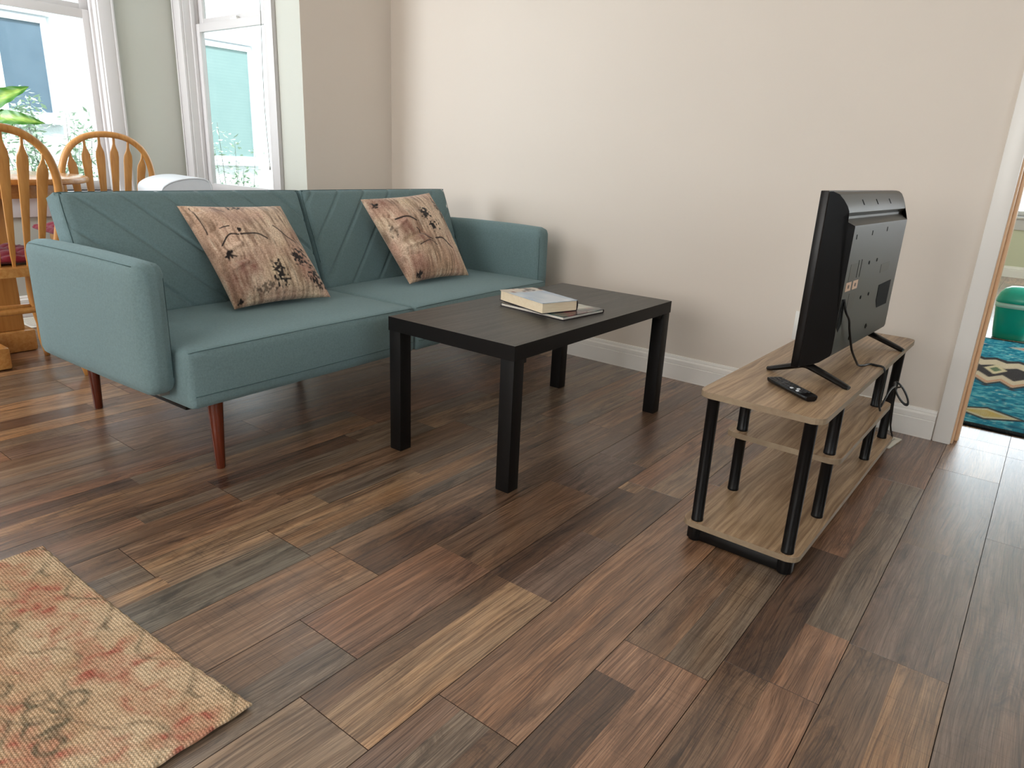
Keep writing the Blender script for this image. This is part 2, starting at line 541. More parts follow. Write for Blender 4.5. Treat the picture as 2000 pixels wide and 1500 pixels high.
def plank_mat():
    t = NT('printed_vinyl_plank')
    a = t.n('ShaderNodeAttribute', attribute_name='tone')
    tone, seed = a.outputs['Color'], a.outputs['Alpha']
    g = t.n('ShaderNodeNewGeometry')
    off = t.n('ShaderNodeCombineXYZ')
    t.l(t.math('MULTIPLY', seed, 7.3), off.inputs[0]); t.l(t.math('MULTIPLY', seed, 31.7), off.inputs[1]); t.l(t.math('MULTIPLY', seed, 3.1), off.inputs[2])
    add = t.n('ShaderNodeVectorMath', operation='ADD')
    t.l(g.outputs['Position'], add.inputs[0]); t.l(off.outputs[0], add.inputs[1])
    def mp(sc):
        m = t.n('ShaderNodeMapping'); m.inputs['Scale'].default_value = sc
        t.l(add.outputs[0], m.inputs['Vector']); return m.outputs['Vector']
    # growth figure: stretched noise whose across coordinate is bent by slow waves
    wrp = t.noise(mp((7, 1.7, 1)), 1, 2, 0.5, 0.0)
    wofs = t.n('ShaderNodeCombineXYZ')
    t.l(t.math('MULTIPLY', t.math('SUBTRACT', wrp.outputs['Fac'], 0.5), 0.07), wofs.inputs[0])
    wv_ = t.n('ShaderNodeVectorMath', operation='ADD')
    t.l(add.outputs[0], wv_.inputs[0]); t.l(wofs.outputs[0], wv_.inputs[1])
    def mw(sc):
        m = t.n('ShaderNodeMapping'); m.inputs['Scale'].default_value = sc
        t.l(wv_.outputs[0], m.inputs['Vector']); return m.outputs['Vector']
    fine = t.noise(mw((270, 3.6, 1)), 1, 5, 0.78, 0.0)
    hair = t.noise(mp((620, 9, 1)), 1, 3, 0.7, 0.0)
    med = t.noise(mw((42, 1.5, 1)), 1, 5, 0.62, 0.4)
    blot = t.noise(mp((26, 6, 1)), 1, 8, 0.74, 0.9)
    big = t.noise(mp((5, 1.3, 1)), 1, 3, 0.5, 0.5)
    hue = t.noise(mp((12, 1.4, 1)), 1.0, 3, 0.5, 0.3)
    mul = lambda c, k: t.mix(c, k, 1.0, 'MULTIPLY')
    c = t.mix(mul(tone, (0.62, 0.56, 0.52)), mul(tone, (1.16, 1.14, 1.10)), t.ramp(med.outputs['Fac'], [(0.34, (0, 0, 0)), (0.62, (1, 1, 1))]))
    c = t.mix(c, mul(c, (1.28, 1.16, 1.02)), t.ramp(hue.outputs['Fac'], [(0.48, (0, 0, 0)), (0.68, (1, 1, 1))]))
    c = t.mix(c, mul(c, (0.36, 0.33, 0.33)), t.math('MULTIPLY', t.ramp(blot.outputs['Fac'], [(0.47, (0, 0, 0)), (0.64, (1, 1, 1))]), t.math('MULTIPLY', t.ramp(big.outputs['Fac'], [(0.40, (0, 0, 0)), (0.56, (1, 1, 1))]), 0.9)))
    c = t.mix(mul(c, (0.36, 0.31, 0.28)), c, t.ramp(fine.outputs['Fac'], [(0.37, (0, 0, 0)), (0.52, (1, 1, 1))]))
    c = t.mix(c, mul(c, (1.5, 1.44, 1.36)), t.ramp(fine.outputs['Fac'], [(0.58, (0, 0, 0)), (0.78, (1, 1, 1))]))
    c = t.mix(mul(c, (0.55, 0.52, 0.50)), mul(c, (1.22, 1.20, 1.18)), t.ramp(hair.outputs['Fac'], [(0.30, (0, 0, 0)), (0.66, (1, 1, 1))]))
    # saw marks across some boards
    saw = t.noise(mp((6, 210, 1)), 1, 2, 0.6, 0.0)
    c = t.mix(c, mul(c, (0.72, 0.70, 0.68)), t.math('MULTIPLY', t.ramp(saw.outputs['Fac'], [(0.56, (0, 0, 0)), (0.70, (1, 1, 1))]), t.ramp(seed, [(0.66, (0, 0, 0)), (0.70, (0.8, 0.8, 0.8))])))
    # knots
    vo = t.n('ShaderNodeTexVoronoi', feature='F1'); vo.inputs['Scale'].default_value = 1.0
    t.l(mp((3.4, 1.9, 1)), vo.inputs['Vector'])
    kn = t.ramp(vo.outputs['Distance'], [(0.02, (1, 1, 1)), (0.065, (0, 0, 0))])
    c = t.mix(c, t.mix(c, (0.30, 0.26, 0.24), 1.0, 'MULTIPLY'), kn)
    t.base(c)
    t.set(Roughness=t.math('ADD', 0.17, t.math('MULTIPLY', big.outputs['Fac'], 0.14)), Specular_IOR_Level=0.9, Coat_Weight=0.35, Coat_Roughness=0.32)
    t.bump(t.math('ADD', fine.outputs['Fac'], t.math('MULTIPLY', hair.outputs['Fac'], 0.3)), 0.35, 0.0014)
    return t.m
M['plank'] = plank_mat()

# ------------------------------------------------------------------ room shell
def wall_hole(name, axis, p0, p1, a0, a1, z0, z1, holes, mat):
    """wall slab; axis='x': spans x a0..a1, thickness y p0..p1; holes (h0,h1,zb,zt)"""
    bm = bmesh.new()
    def bx(u0, u1, w0, w1):
        if u1 - u0 < 1e-5 or w1 - w0 < 1e-5: return
        if axis == 'x': add_box(bm, u0, u1, p0, p1, w0, w1)
        else: add_box(bm, p0, p1, u0, u1, w0, w1)
    cur = a0
    for h0, h1, zb, zt in sorted(holes):
        bx(cur, h0, z0, z1)
        bx(h0, h1, z0, zb)
        bx(h0, h1, zt, z1)
        cur = h1
    bx(cur, a1, z0, z1)
    return tag(finish(name, bm, mat), kind='structure')

HZ = 2.6
wall_hole('wall_back', 'x', 0.0, 0.117, -0.12, 5.32, 0, HZ, [(3.02, 3.86, 0.0, 2.06)], M['wall'])
wall_hole('wall_left', 'y', -0.12, 0.0, -0.48, 0.0, 0, HZ, [], M['wall'])
wall_hole('wall_left_front', 'y', -0.12, 0.0, -5.5, -2.9, 0, HZ, [], M['wall'])
WIN2 = (-1.10, -0.28, 0.665, 2.25)
WIN1 = (-2.25, -1.03, 0.665, 2.25)
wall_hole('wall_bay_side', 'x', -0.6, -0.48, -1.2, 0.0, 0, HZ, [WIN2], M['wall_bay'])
box_obj('wall_end_skin', (0.0, 0.0006, -0.6, -0.48, 0, HZ), M['wall'], bpy.data.objects['wall_bay_side'])
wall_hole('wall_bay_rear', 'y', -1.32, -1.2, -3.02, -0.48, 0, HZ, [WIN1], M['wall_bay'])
WIN6 = (-1.10, -0.28, 0.665, 2.25)
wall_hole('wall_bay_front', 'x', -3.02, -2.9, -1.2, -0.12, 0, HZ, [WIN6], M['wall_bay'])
wall_hole('wall_rear', 'x', -5.62, -5.5, -0.12, 5.32, 0, HZ, [(0.95, 3.65, 0.7, 2.3)], M['wall_far'])
wall_hole('wall_right', 'y', 5.2, 5.32, -5.5, 0.0, 0, HZ, [(-4.15, -1.85, 0.7, 2.3)], M['wall_far'])
wall_hole('wall_next_left', 'y', 1.9, 2.02, 0.117, 6.1, 0, HZ, [], M['wall_next'])
wall_hole('wall_next_right', 'y', 4.7, 4.82, 0.117, 6.1, 0, HZ, [(1.7, 3.5, 0.75, 2.2)], M['wall_next'])  # opening made for the added side window
wall_hole('wall_next_far', 'x', 6.1, 6.22, 1.9, 4.82, 0, HZ, [(2.1, 4.1, 0.62, 2.2)], M['wall_next'])
tag(box_obj('ceiling', (-1.32, 5.32, -5.62, 0.117, HZ, HZ + 0.12), M['ceiling']), kind='structure')
tag(box_obj('ceiling_next', (1.9, 4.82, 0.117, 6.22, HZ, HZ + 0.12), M['ceiling']), kind='structure')

# ---- floor with individual planks
floor = struct_empty('floor')
box_obj('subfloor', (-1.32, 5.32, -5.62, 6.22, -0.12, -0.0045), M['sub'], floor)
PAL = {
    'dark': (100, 77, 63), 'umber': (122, 97, 78), 'mid': (140, 111, 88), 'red': (150, 115, 92), 'red2': (138, 105, 85), 'tan': (166, 137, 108),
    'amber': (158, 125, 94), 'grey': (126, 111, 97), 'greige': (146, 124, 103), 'cool': (134, 124, 110), 'plum': (120, 98, 86),
}
PK = ['dark', 'umber', 'umber', 'mid', 'mid', 'mid', 'mid', 'red', 'red2', 'amber', 'grey', 'grey', 'greige', 'greige', 'plum', 'umber', 'plum', 'tan', 'grey']
OVR = [  # printed boards seen at definite places in the photograph: x0,x1,y0,y1,tone
    (2.476, 2.66, -2.177, -0.97, 'redplain'), (2.845, 2.935, -1.737, -1.15, 'dark'), (1.66, 1.745, -2.334, -1.85, 'tan'),
    (1.655, 1.742, -2.8, -2.334, 'grey'), (1.80, 1.925, -2.9, -2.048, 'cool'), (2.012, 2.10, -1.994, -1.6, 'dark'), (2.293, 2.354, -1.81, -1.2, 'dark'),
    (2.354, 2.476, -2.344, -1.81, 'tan'), (2.11, 2.29, -1.806, -1.3, 'umber'), (2.66, 2.75, -1.81, -1.2, 'mid'), (2.66, 2.75, -2.9, -1.93, 'dark'),
    (2.75, 2.843, -2.6, -1.81, 'red'), (2.935, 3.0265, -2.2, -1.5, 'red'), (3.03, 3.21, -1.507, -0.95, 'plum'), (1.365, 1.45, -2.003, -1.5, 'dark'),
    (1.50, 1.66, -2.6, -1.9, 'mid'), (3.12, 3.21, -2.3, -1.51, 'amber'), (3.03, 3.12, -2.3, -1.51, 'umber'), (2.30, 2.476, -3.2, -2.344, 'greige'),
]
PLAIN = (160, 124, 98)
JOINT = {0: -2.177, 1: -1.814, 2: -1.737, 3: -1.507, 4: -0.765, -1: -2.344, -2: -2.213, -3: -1.994, -4: -2.048, -5: -2.334, -6: -2.003}
PWID, PLEN, PX0 = 0.1835, 1.2055, 2.476
def plank_mesh(x0, x1, y0, y1, rnd):
    gap, bev, h = 0.0004, 0.0004, 0.0010
    xs0, xs1, ys0, ys1 = x0 + gap, x1 - gap, y0 + gap, y1 - gap
    V, Fs, cols = [], [], []
    w = x1 - x0
    n = rnd.choice([1, 2, 2, 3, 3]) if w > 0.12 else 1
    cuts = [0.0]
    if n == 2: cuts += [rnd.uniform(0.38, 0.62)]
    if n == 3: cuts += [rnd.uniform(0.28, 0.38), rnd.uniform(0.62, 0.72)]
    # columns holding a definite printed board use its own edge as the cut
    for a, b, c, d, k in OVR:
        if a > x0 - 0.004 and b < x1 + 0.004 and not (d < y0 + 0.05 or c > y1 - 0.05):
            e = [(q - x0) / w for q in (a, b) if x0 + 0.02 < q < x1 - 0.02]
            cuts = [0.0] + sorted(e)
            break
    cuts.append(1.0)
    for i in range(len(cuts) - 1):
        a = xs0 + (xs1 - xs0) * cuts[i]; b = xs0 + (xs1 - xs0) * cuts[i + 1]
        seg = [ys0]
        if len(cuts) > 2:
            y = ys0 + rnd.uniform(0.2, 1.5)
            while y < ys1 - 0.15:
                seg.append(y); y += rnd.uniform(0.6, 1.1)
        for oa, ob, oc, od, k in OVR:
            if abs(oa - a) < 0.012 and abs(ob - b) < 0.012:
                for q in (oc, od):
                    if ys0 + 0.03 < q < ys1 - 0.03:
                        seg = [s for s in seg if s == ys0 or abs(s - q) > 0.15] + [q]
        seg = sorted(set(seg)) + [ys1]
        for j in range(len(seg) - 1):
            c0, c1 = seg[j], seg[j + 1]
            cx, cy = (a + b) / 2, (c0 + c1) / 2
            tone = PAL[rnd.choice(PK)]
            for oa, ob, oc, od, k in OVR:
                if oa < cx < ob and oc < cy < od:
                    tone = PLAIN if k == 'redplain' else PAL[k]
            jit = rnd.uniform(0.88, 1.12)
            col = tuple(min(1, v * jit) for v in srgb(*tone))
            sd = rnd.random()
            A = a + (bev if i == 0 else 0); B = b - (bev if i == len(cuts) - 2 else 0)
            C0 = c0 + (bev if j == 0 else 0); C1 = c1 - (bev if j == len(seg) - 2 else 0)
            k = len(V)
            V += [(A, C0, 0), (B, C0, 0), (B, C1, 0), (A, C1, 0)]
            Fs.append((k, k + 1, k + 2, k + 3)); cols += [(*col, sd)] * 4
    mc = srgb(76, 58, 46)
    x0b, x1b, y0b, y1b = xs0 + bev, xs1 - bev, ys0 + bev, ys1 - bev
    k = len(V)
    V += [(x0b, y0b, 0), (x1b, y0b, 0), (x1b, y1b, 0), (x0b, y1b, 0), (xs0, ys0, -h), (xs1, ys0, -h), (xs1, ys1, -h), (xs0, ys1, -h),
          (xs0, ys0, -0.0044), (xs1, ys0, -0.0044), (xs1, ys1, -0.0044), (xs0, ys1, -0.0044)]
    cols += [(*mc, 0.3)] * 12
    for q in range(4):
        r2 = (q + 1) % 4
        Fs.append((k + 4 + q, k + 4 + r2, k + r2, k + q))
        Fs.append((k + 8 + q, k + 8 + r2, k + 4 + r2, k + 4 + q))
    return V, Fs, cols
prnd = random.Random(11)
def lay_planks(xa, xb, ya, yb):
    k0 = math.floor((xa - PX0) / PWID)
    k = k0
    while PX0 + k * PWID < xb - 0.01:
        x0, x1 = max(xa, PX0 + k * PWID), min(xb, PX0 + (k + 1) * PWID)
        ph = JOINT.get(k, None)
        if ph is None: ph = random.Random(k * 7 + 3).uniform(0, PLEN)
        j = math.floor((ya - ph) / PLEN)
        while ph + j * PLEN < yb - 0.01:
            y0, y1 = max(ya, ph + j * PLEN), min(yb, ph + (j + 1) * PLEN)
            if y1 - y0 > 0.03 and x1 - x0 > 0.01:
                V, Fs, cols = plank_mesh(x0, x1, y0, y1, random.Random(k * 131 + j * 17 + 5))
                link('plank', mesh_from_grid('plank', V, Fs, cols), M['plank'], floor)
            j += 1
        k += 1
lay_planks(-1.2, 0.0, -2.9, -0.6)
lay_planks(0.0, 5.2, -5.5, 0.0)
lay_planks(3.034, 3.846, 0.0, 0.117)
lay_planks(2.02, 4.7, 0.117, 6.1)

# ---- baseboards
BB = [(0, 0), (0.016, 0), (0.016, 0.070), (0.0125, 0.073), (0.015, 0.076), (0.0145, 0.092), (0.010, 0.097), (0.0075, 0.099), (0.0085, 0.102), (0.006, 0.111), (0.0, 0.1126)]
def baseboard(name, a0, a1, fn, mat='trim'):
    bm = bmesh.new()
    add_extrude(bm, BB, a0, a1, fn)
    bmesh.ops.recalc_face_normals(bm, faces=bm.faces[:])
    return tag(finish(name, bm, M[mat], None, True, 25), kind='structure')
baseboard('baseboard_back', 0.0, 2.972, lambda d, z, a: (a, -d, z))
baseboard('baseboard_back_end', 3.91, 5.2, lambda d, z, a: (a, -d, z))
baseboard('baseboard_left', -0.6, 0.0, lambda d, z, a: (d, a, z))
baseboard('baseboard_left_front', -5.5, -2.9, lambda d, z, a: (d, a, z))
baseboard('baseboard_bay_side', -1.2, 0.0, lambda d, z, a: (a, -0.6 - d, z))
baseboard('baseboard_bay_rear', -2.9, -0.6, lambda d, z, a: (-1.2 + d, a, z))
baseboard('baseboard_bay_front', -1.2, 0.0, lambda d, z, a: (a, -2.9 + d, z))
baseboard('baseboard_next', 2.02, 4.7, lambda d, z, a: (a, 6.1 - d, z))
baseboard('baseboard_rear', 0.0, 5.2, lambda d, z, a: (a, -5.5 + d, z))
baseboard('baseboard_right', -5.5, 0.0, lambda d, z, a: (5.2 - d, a, z))

# ---- doorway trim
door = struct_empty('door_1', (3.02, 0, 0))
def dbox(name, x0, x1, y0, y1, z0, z1, mat, bev=0.002):
    return box_obj(name, (x0 - 3.02, x1 - 3.02, y0, y1, z0, z1), M[mat], door, bev)
dbox('casing', 2.976, 3.034, -0.020, 0.0, 0.0, 2.12, 'trim', 0.003)
dbox('casing', 3.846, 3.904, -0.020, 0.0, 0.0, 2.12, 'trim', 0.003)
dbox('casing', 3.034, 3.846, -0.020, 0.0, 2.05, 2.12, 'trim', 0.003)
dbox('jamb', 3.0201, 3.041, 0.0, 0.112, 0.0, 2.05, 'jamb')
dbox('jamb', 3.846, 3.86, 0.0, 0.117, 0.0, 2.05, 'jamb')
dbox('jamb', 3.034, 3.846, 0.0, 0.117, 2.036, 2.05, 'jamb')
dbox('door_stop', 3.041, 3.053, 0.045, 0.104, 0.0, 2.036, 'jamb')
dbox('casing', 2.976, 3.034, 0.117, 0.135, 0.0, 2.12, 'trim', 0.003)
dbox('casing', 3.846, 3.904, 0.117, 0.135, 0.0, 2.12, 'trim', 0.003)

# ---- windows
def window(name, w0, w1, z0, z1, fn, ends=True, zr=1.567):
    """fn(w, d, z): w along the wall, d outward depth from the room face"""
    root = struct_empty(name, fn((w0 + w1) / 2, 0, z0))
    base = root.location.copy()
    def part(pname, boxes, mat, parent=None, bev=0.002):
        bm = bmesh.new()
        for (a0, a1, d0, d1, b0, b1) in boxes:
            p, q = Vector(fn(a0, d0, b0)) - base, Vector(fn(a1, d1, b1)) - base
            add_box(bm, min(p.x, q.x), max(p.x, q.x), min(p.y, q.y), max(p.y, q.y), min(p.z, q.z), max(p.z, q.z), bev)
        return finish(pname, bm, M[mat], parent or root, bev > 0, 40 if bev > 0 else None)
    c = 0.08
    part('casing', [(w0 - c, w0, -0.018, 0, z0, z1 + c), (w0 - c, w0 - c + 0.012, -0.024, -0.018, z0, z1 + c)], 'window_trim')
    part('casing', [(w1, w1 + c, -0.018, 0, z0, z1 + c), (w1 + c - 0.012, w1 + c, -0.024, -0.018, z0, z1 + c)], 'window_trim')
    part('casing', [(w0, w1, -0.018, 0, z1, z1 + c)], 'window_trim')
    part('stool', [(w0 - c - 0.008, w1 + c + 0.008, -0.05, 0.0, z0 - 0.025, z0)], 'window_trim', bev=0.004)
    part('apron', [(w0 - c, w1 + c, -0.016, 0.0, z0 - 0.135, z0 - 0.025)], 'window_trim')
    part('jamb', [(w0, w0 + 0.006, 0.0, 0.12, z0, z1), (w1 - 0.006, w1, 0.0, 0.12, z0, z1), (w0, w1, 0.0, 0.12, z1 - 0.006, z1), (w0, w1, 0.0, 0.12, z0 - 0.02, z0)], 'window_trim', bev=0)
    part('stop', [(w0 + 0.006, w0 + 0.018, 0.04, 0.062, z0, z1), (w1 - 0.018, w1 - 0.006, 0.04, 0.062, z0, z1)], 'window_trim', bev=0.001)
    s = 0.045
    e = 0.007
    ls = part('lower_sash', [(w0 + e, w0 + e + s, 0.064, 0.088, z0 + 0.001, zr + 0.045), (w1 - e - s, w1 - e, 0.064, 0.088, z0 + 0.001, zr + 0.045),
                             (w0 + e + s, w1 - e - s, 0.064, 0.088, z0 + 0.001, z0 + 0.052), (w0 + e + s, w1 - e - s, 0.064, 0.088, zr, zr + 0.045)], 'window_trim')
    part('pane', [(w0 + e + s, w1 - e - s, 0.074, 0.078, z0 + 0.052, zr)], 'glass', ls, 0)
    us = part('upper_sash', [(w0 + e, w0 + e + s, 0.091, 0.114, zr + 0.01, z1 - 0.01), (w1 - e - s, w1 - e, 0.091, 0.114, zr + 0.01, z1 - 0.01),
                             (w0 + e + s, w1 - e - s, 0.091, 0.114, zr + 0.01, zr + 0.075), (w0 + e + s, w1 - e - s, 0.091, 0.114, z1 - 0.05, z1 - 0.01)], 'window_trim')
    part('pane', [(w0 + e + s, w1 - e - s, 0.100, 0.104, zr + 0.075, z1 - 0.05)], 'glass', us, 0)
    m = (w0 + w1) / 2
    part('sash_lock', [(m - 0.03, m + 0.03, 0.066, 0.086, zr + 0.045, zr + 0.053), (m - 0.008, m + 0.03, 0.066, 0.080, zr + 0.053, zr + 0.060)], 'outlet', bev=0.001)
    return root
window('window_1', *WIN1, lambda w, d, z: (-1.2 - d, w, z))
window('window_2', *WIN2, lambda w, d, z: (w, -0.6 + d, z))
window('window_6', *WIN6, lambda w, d, z: (w, -2.9 - d, z))
window('window_3', 2.1, 4.1, 0.62, 2.2, lambda w, d, z: (w, 6.1 + d, z), zr=1.4)
window('added_next_window', 1.7, 3.5, 0.75, 2.2, lambda w, d, z: (4.7 + d, w, z), zr=1.45)  # unseen window, added to light the next room from the side
window('added_rear_window', 0.95, 3.65, 0.7, 2.3, lambda w, d, z: (w, -5.5 - d, z), zr=1.5)  # unseen window, added to carry the rear fill light
window('added_side_window', -4.15, -1.85, 0.7, 2.3, lambda w, d, z: (5.2 + d, w, z), zr=1.5)  # unseen window, added to carry the side fill light

# ------------------------------------------------------------------ outdoors
ground = box_obj('ground', (-9, 9, -10, 12, -0.7, -0.6), paint('pale_concrete', (188, 190, 186), 0.9), None)
ground['kind'] = 'structure'
nh = thing('neighbour_house', 'white stucco house wall with two white framed windows, seen through the bay windows', 'house', (-3.2, 0.2, -0.6))
def nb(name, y0, y1, z0, z1, x0, x1, mat, parent, bev=0.0):
    return box_obj(name, (x0, x1, y0 - 0.2, y1 - 0.2, z0 + 0.6, z1 + 0.6), M[mat], parent, bev)
nb('wall', -5.0, 5.0, -0.6, 3.0, -0.3, 0.0, 'stucco', nh)
nb('parapet_cap', -5.0, 5.0, 3.0, 3.06, -0.33, 0.03, 'ext_frame', nh, 0.005)
def nwin(y0, y1, z0, z1, sashes, mat):
    f = nb('window_frame', y0, y1, z0, z1, 0.0, 0.020, 'ext_frame', nh, 0.003)
    nb('window_trim', y0 - 0.03, y1 + 0.03, z1, z1 + 0.025, 0.0, 0.045, 'ext_frame', nh, 0.003)
    nb('window_sill', y0 - 0.02, y1 + 0.02, z0 - 0.03, z0, 0.0, 0.05, 'ext_frame', nh, 0.003)
    bm = bmesh.new()
    for a, b, c, d in sashes:
        for q in ((a, a + 0.035, c, d), (b - 0.035, b, c, d), (a + 0.035, b - 0.035, c, c + 0.04), (a + 0.035, b - 0.035, d - 0.04, d)):
            add_box(bm, 0.020, 0.038, q[0] - 0.2, q[1] - 0.2, q[2] + 0.6, q[3] + 0.6, 0.002)
    finish('sash', bm, M['ext_frame'], nh, True, 40)
    for a, b, c, d in sashes:
        nb('window_pane', a + 0.034, b - 0.034, c + 0.039, d - 0.039, 0.0205, 0.026, mat, nh)
nwin(-1.50, -0.544, 1.07, 1.806, [(-0.92, -0.56, 1.085, 1.79), (-1.48, -0.95, 1.085, 1.79)], 'ext_glass_blue')
nwin(0.30, 1.167, 0.80, 1.84, [(0.32, 1.155, 0.815, 1.825)], 'ext_glass_aqua')

def shrub(loc, label, stems, leaves, seed, spread, h0, h1):
    rnd = random.Random(seed)
    root = thing('shrub', label, 'shrub', loc)
    bt, bl = bmesh.new(), bmesh.new()
    per = leaves // stems
    for s in range(stems):
        a = rnd.uniform(0, 2 * math.pi)
        h = rnd.uniform(h0, h1)
        ex, ey = math.cos(a) * spread[0] * rnd.uniform(0.2, 1), math.sin(a) * spread[1] * rnd.uniform(0.2, 1)
        pts = [Vector((ex * 0.15, ey * 0.15, 0)), Vector((ex * 0.45, ey * 0.45, h * 0.4)), Vector((ex * 0.8, ey * 0.8, h * 0.78)), Vector((ex, ey, h))]
        cv = catmull(pts, 6)
        add_tube(bt, cv, [0.0045 - 0.0035 * i / len(cv) for i in range(len(cv))], 5)
        for k in range(per):
            p = cv[min(len(cv) - 1, int(rnd.uniform(0.35, 1.0) * len(cv)))] + Vector((rnd.gauss(0, 0.035), rnd.gauss(0, 0.035), rnd.gauss(0, 0.03)))
            d = Vector((rnd.gauss(0, 1), rnd.gauss(0, 1), rnd.gauss(-0.1, 0.5))).normalized()
            w = d.cross(Vector((rnd.gauss(0, 0.4), rnd.gauss(0, 0.4), 1))).normalized()
            L, wd = rnd.uniform(0.030, 0.070), rnd.uniform(0.008, 0.016)
            nz = d.cross(w) * 0.003
            vs = [bl.verts.new(q) for q in (p, p + d * L * 0.5 + w * wd + nz, p + d * L, p + d * L * 0.5 - w * wd + nz)]
            bl.faces.new(vs)
    finish('stems', bt, M['twig'], root, True)['kind'] = 'stuff'
    finish('foliage', bl, M['shrub'], root)['kind'] = 'stuff'
shrub((-2.5, -0.85, -0.6), 'tall leafy shrub outside the left window, against the white house', 26, 3000, 5, (0.12, 0.48), 1.15, 1.80)
shrub((-2.35, 0.42, -0.6), 'sparse leafy shrub with thin stems outside the narrow window', 13, 800, 9, (0.12, 0.42), 1.1, 1.75)

# ------------------------------------------------------------------ sofa
SO, SROT = (1.354, -2.129, 0.0), 1.6128
sofa = thing('sofa', 'teal fabric sofa with chevron-stitched back, low arms and tapered wooden legs', 'sofa', SO, SROT)
SL, AW = 1.966, 0.0857

def smoothbox(bm, x0, x1, y0, y1, z0, z1, r=0.02, puff=0.0, n=10):
    """upholstered block: rounded box with gently domed faces"""
    t = bmesh.new()
    def axis(a, b):
        L = b - a
        k = min(r, L / 2.01)
        s = [a, a + k * 0.3, a + k]
        s += [a + k + (L - 2 * k) * i / n for i in range(1, n)]
        s += [b - k, b - k * 0.3, b]
        return s
    X, Y, Z = axis(x0, x1), axis(y0, y1), axis(z0, z1)
    cx, cy, cz = (x0 + x1) / 2, (y0 + y1) / 2, (z0 + z1) / 2
    cache = {}
    def P(x, y, z):
        key = (round(x, 6), round(y, 6), round(z, 6))
        if key in cache: return cache[key]
        k = min(r, (x1 - x0) / 2, (y1 - y0) / 2, (z1 - z0) / 2)
        q = Vector((min(max(x, x0 + k), x1 - k), min(max(y, y0 + k), y1 - k), min(max(z, z0 + k), z1 - k)))
        d = Vector((x, y, z)) - q
        if d.length > 1e-9: d = d.normalized() * k
        v = q + d
        if puff:
            u, w, s = (x - cx) / (x1 - x0) * 2, (y - cy) / (y1 - y0) * 2, (z - cz) / (z1 - z0) * 2
            f = lambda a: 1 - abs(a) ** 2.5
            if abs(abs(u) - 1) < 1e-6: v.x += puff * math.copysign(f(w) * f(s), u)
            if abs(abs(w) - 1) < 1e-6: v.y += puff * math.copysign(f(u) * f(s), w)
            if abs(abs(s) - 1) < 1e-6: v.z += puff * math.copysign(f(u) * f(w), s)
        cache[key] = t.verts.new(v)
        return cache[key]
    for zc, fl in ((z0, True), (z1, False)):
        for i in range(len(X) - 1):
            for j in range(len(Y) - 1):
                q = [P(X[i], Y[j], zc), P(X[i + 1], Y[j], zc), P(X[i + 1], Y[j + 1], zc), P(X[i], Y[j + 1], zc)]
                t.faces.new(q[::-1] if fl else q)
    for yc in (y0, y1):
        for i in range(len(X) - 1):
            for j in range(len(Z) - 1):
                t.faces.new([P(X[i], yc, Z[j]), P(X[i + 1], yc, Z[j]), P(X[i + 1], yc, Z[j + 1]), P(X[i], yc, Z[j + 1])])
    for xc in (x0, x1):
        for i in range(len(Y) - 1):
            for j in range(len(Z) - 1):
                t.faces.new([P(xc, Y[i], Z[j]), P(xc, Y[i + 1], Z[j]), P(xc, Y[i + 1], Z[j + 1]), P(xc, Y[i], Z[j + 1])])
    merge(bm, t)

def seam(parent, pts, closed=False, r=0.0012, name='seam', mat='piping'):
    bm = bmesh.new()
    add_tube(bm, pts, r, 6, closed)
    return finish(name, bm, M[mat], parent, True)

def arm(a0, a1, outer):
    bm = bmesh.new()
    smoothbox(bm, a0, a1, 0.0, 0.667, 0.279, 0.640, 0.030, 0.007)
    o = finish('arm', bm, M['teal'], sofa, True)
    xo, xi, sg = (a0, a1, -1) if outer < 0 else (a1, a0, 1)
    q = 0.030 * 0.2929 - 0.0006      # the seam sits on the rounded edge
    seam(o, [(xo - sg * q, 0.030 + 0.607 * k / 12, 0.640 - q + 0.003 * math.sin(math.pi * k / 12)) for k in range(13)])
    seam(o, [(xi + sg * q, q - 0.002 * math.sin(math.pi * k / 12), 0.322 + 0.276 * k / 12) for k in range(13)], r=0.0009)
arm(0.0, AW, -1)
arm(SL - AW, SL, 1)

SEAT0, SEAT1, MID = 0.088, SL - 0.088, 0.983
for a0, a1 in ((SEAT0 - 0.010, MID - 0.002), (MID + 0.002, SEAT1 + 0.010)):
    bm = bmesh.new()
    # part in front of the arms is a little wider; the rest sits between them
    smoothbox(bm, a0 if a0 > 0.5 else SEAT0, a1 if a1 < 1.5 else SEAT1, -0.052, 0.56, 0.2325, 0.4035, 0.018, 0.010, 14)
    o = finish('seat', bm, M['teal'], sofa, True)
    A0, A1 = (a0 if a0 > 0.5 else SEAT0), (a1 if a1 < 1.5 else SEAT1)
    fz = 1 - abs((0.272 - 0.318) / 0.0855) ** 2.5
    seam(o, [(A0 + 0.014 + (A1 - A0 - 0.028) * k / 30, -0.0522 - 0.010 * (1 - abs((0.014 + (A1 - A0 - 0.028) * k / 30) / (A1 - A0) * 2 - 1) ** 2.5) * fz, 0.272) for k in range(31)], r=0.0016)
    seam(o, [(A0 + 0.006, -0.0475, 0.3975), (A0 + 0.03, -0.049, 0.3995), ((A0 + A1) / 2, -0.0495, 0.402), (A1 - 0.03, -0.049, 0.3995), (A1 - 0.006, -0.0475, 0.3975)], r=0.0012)

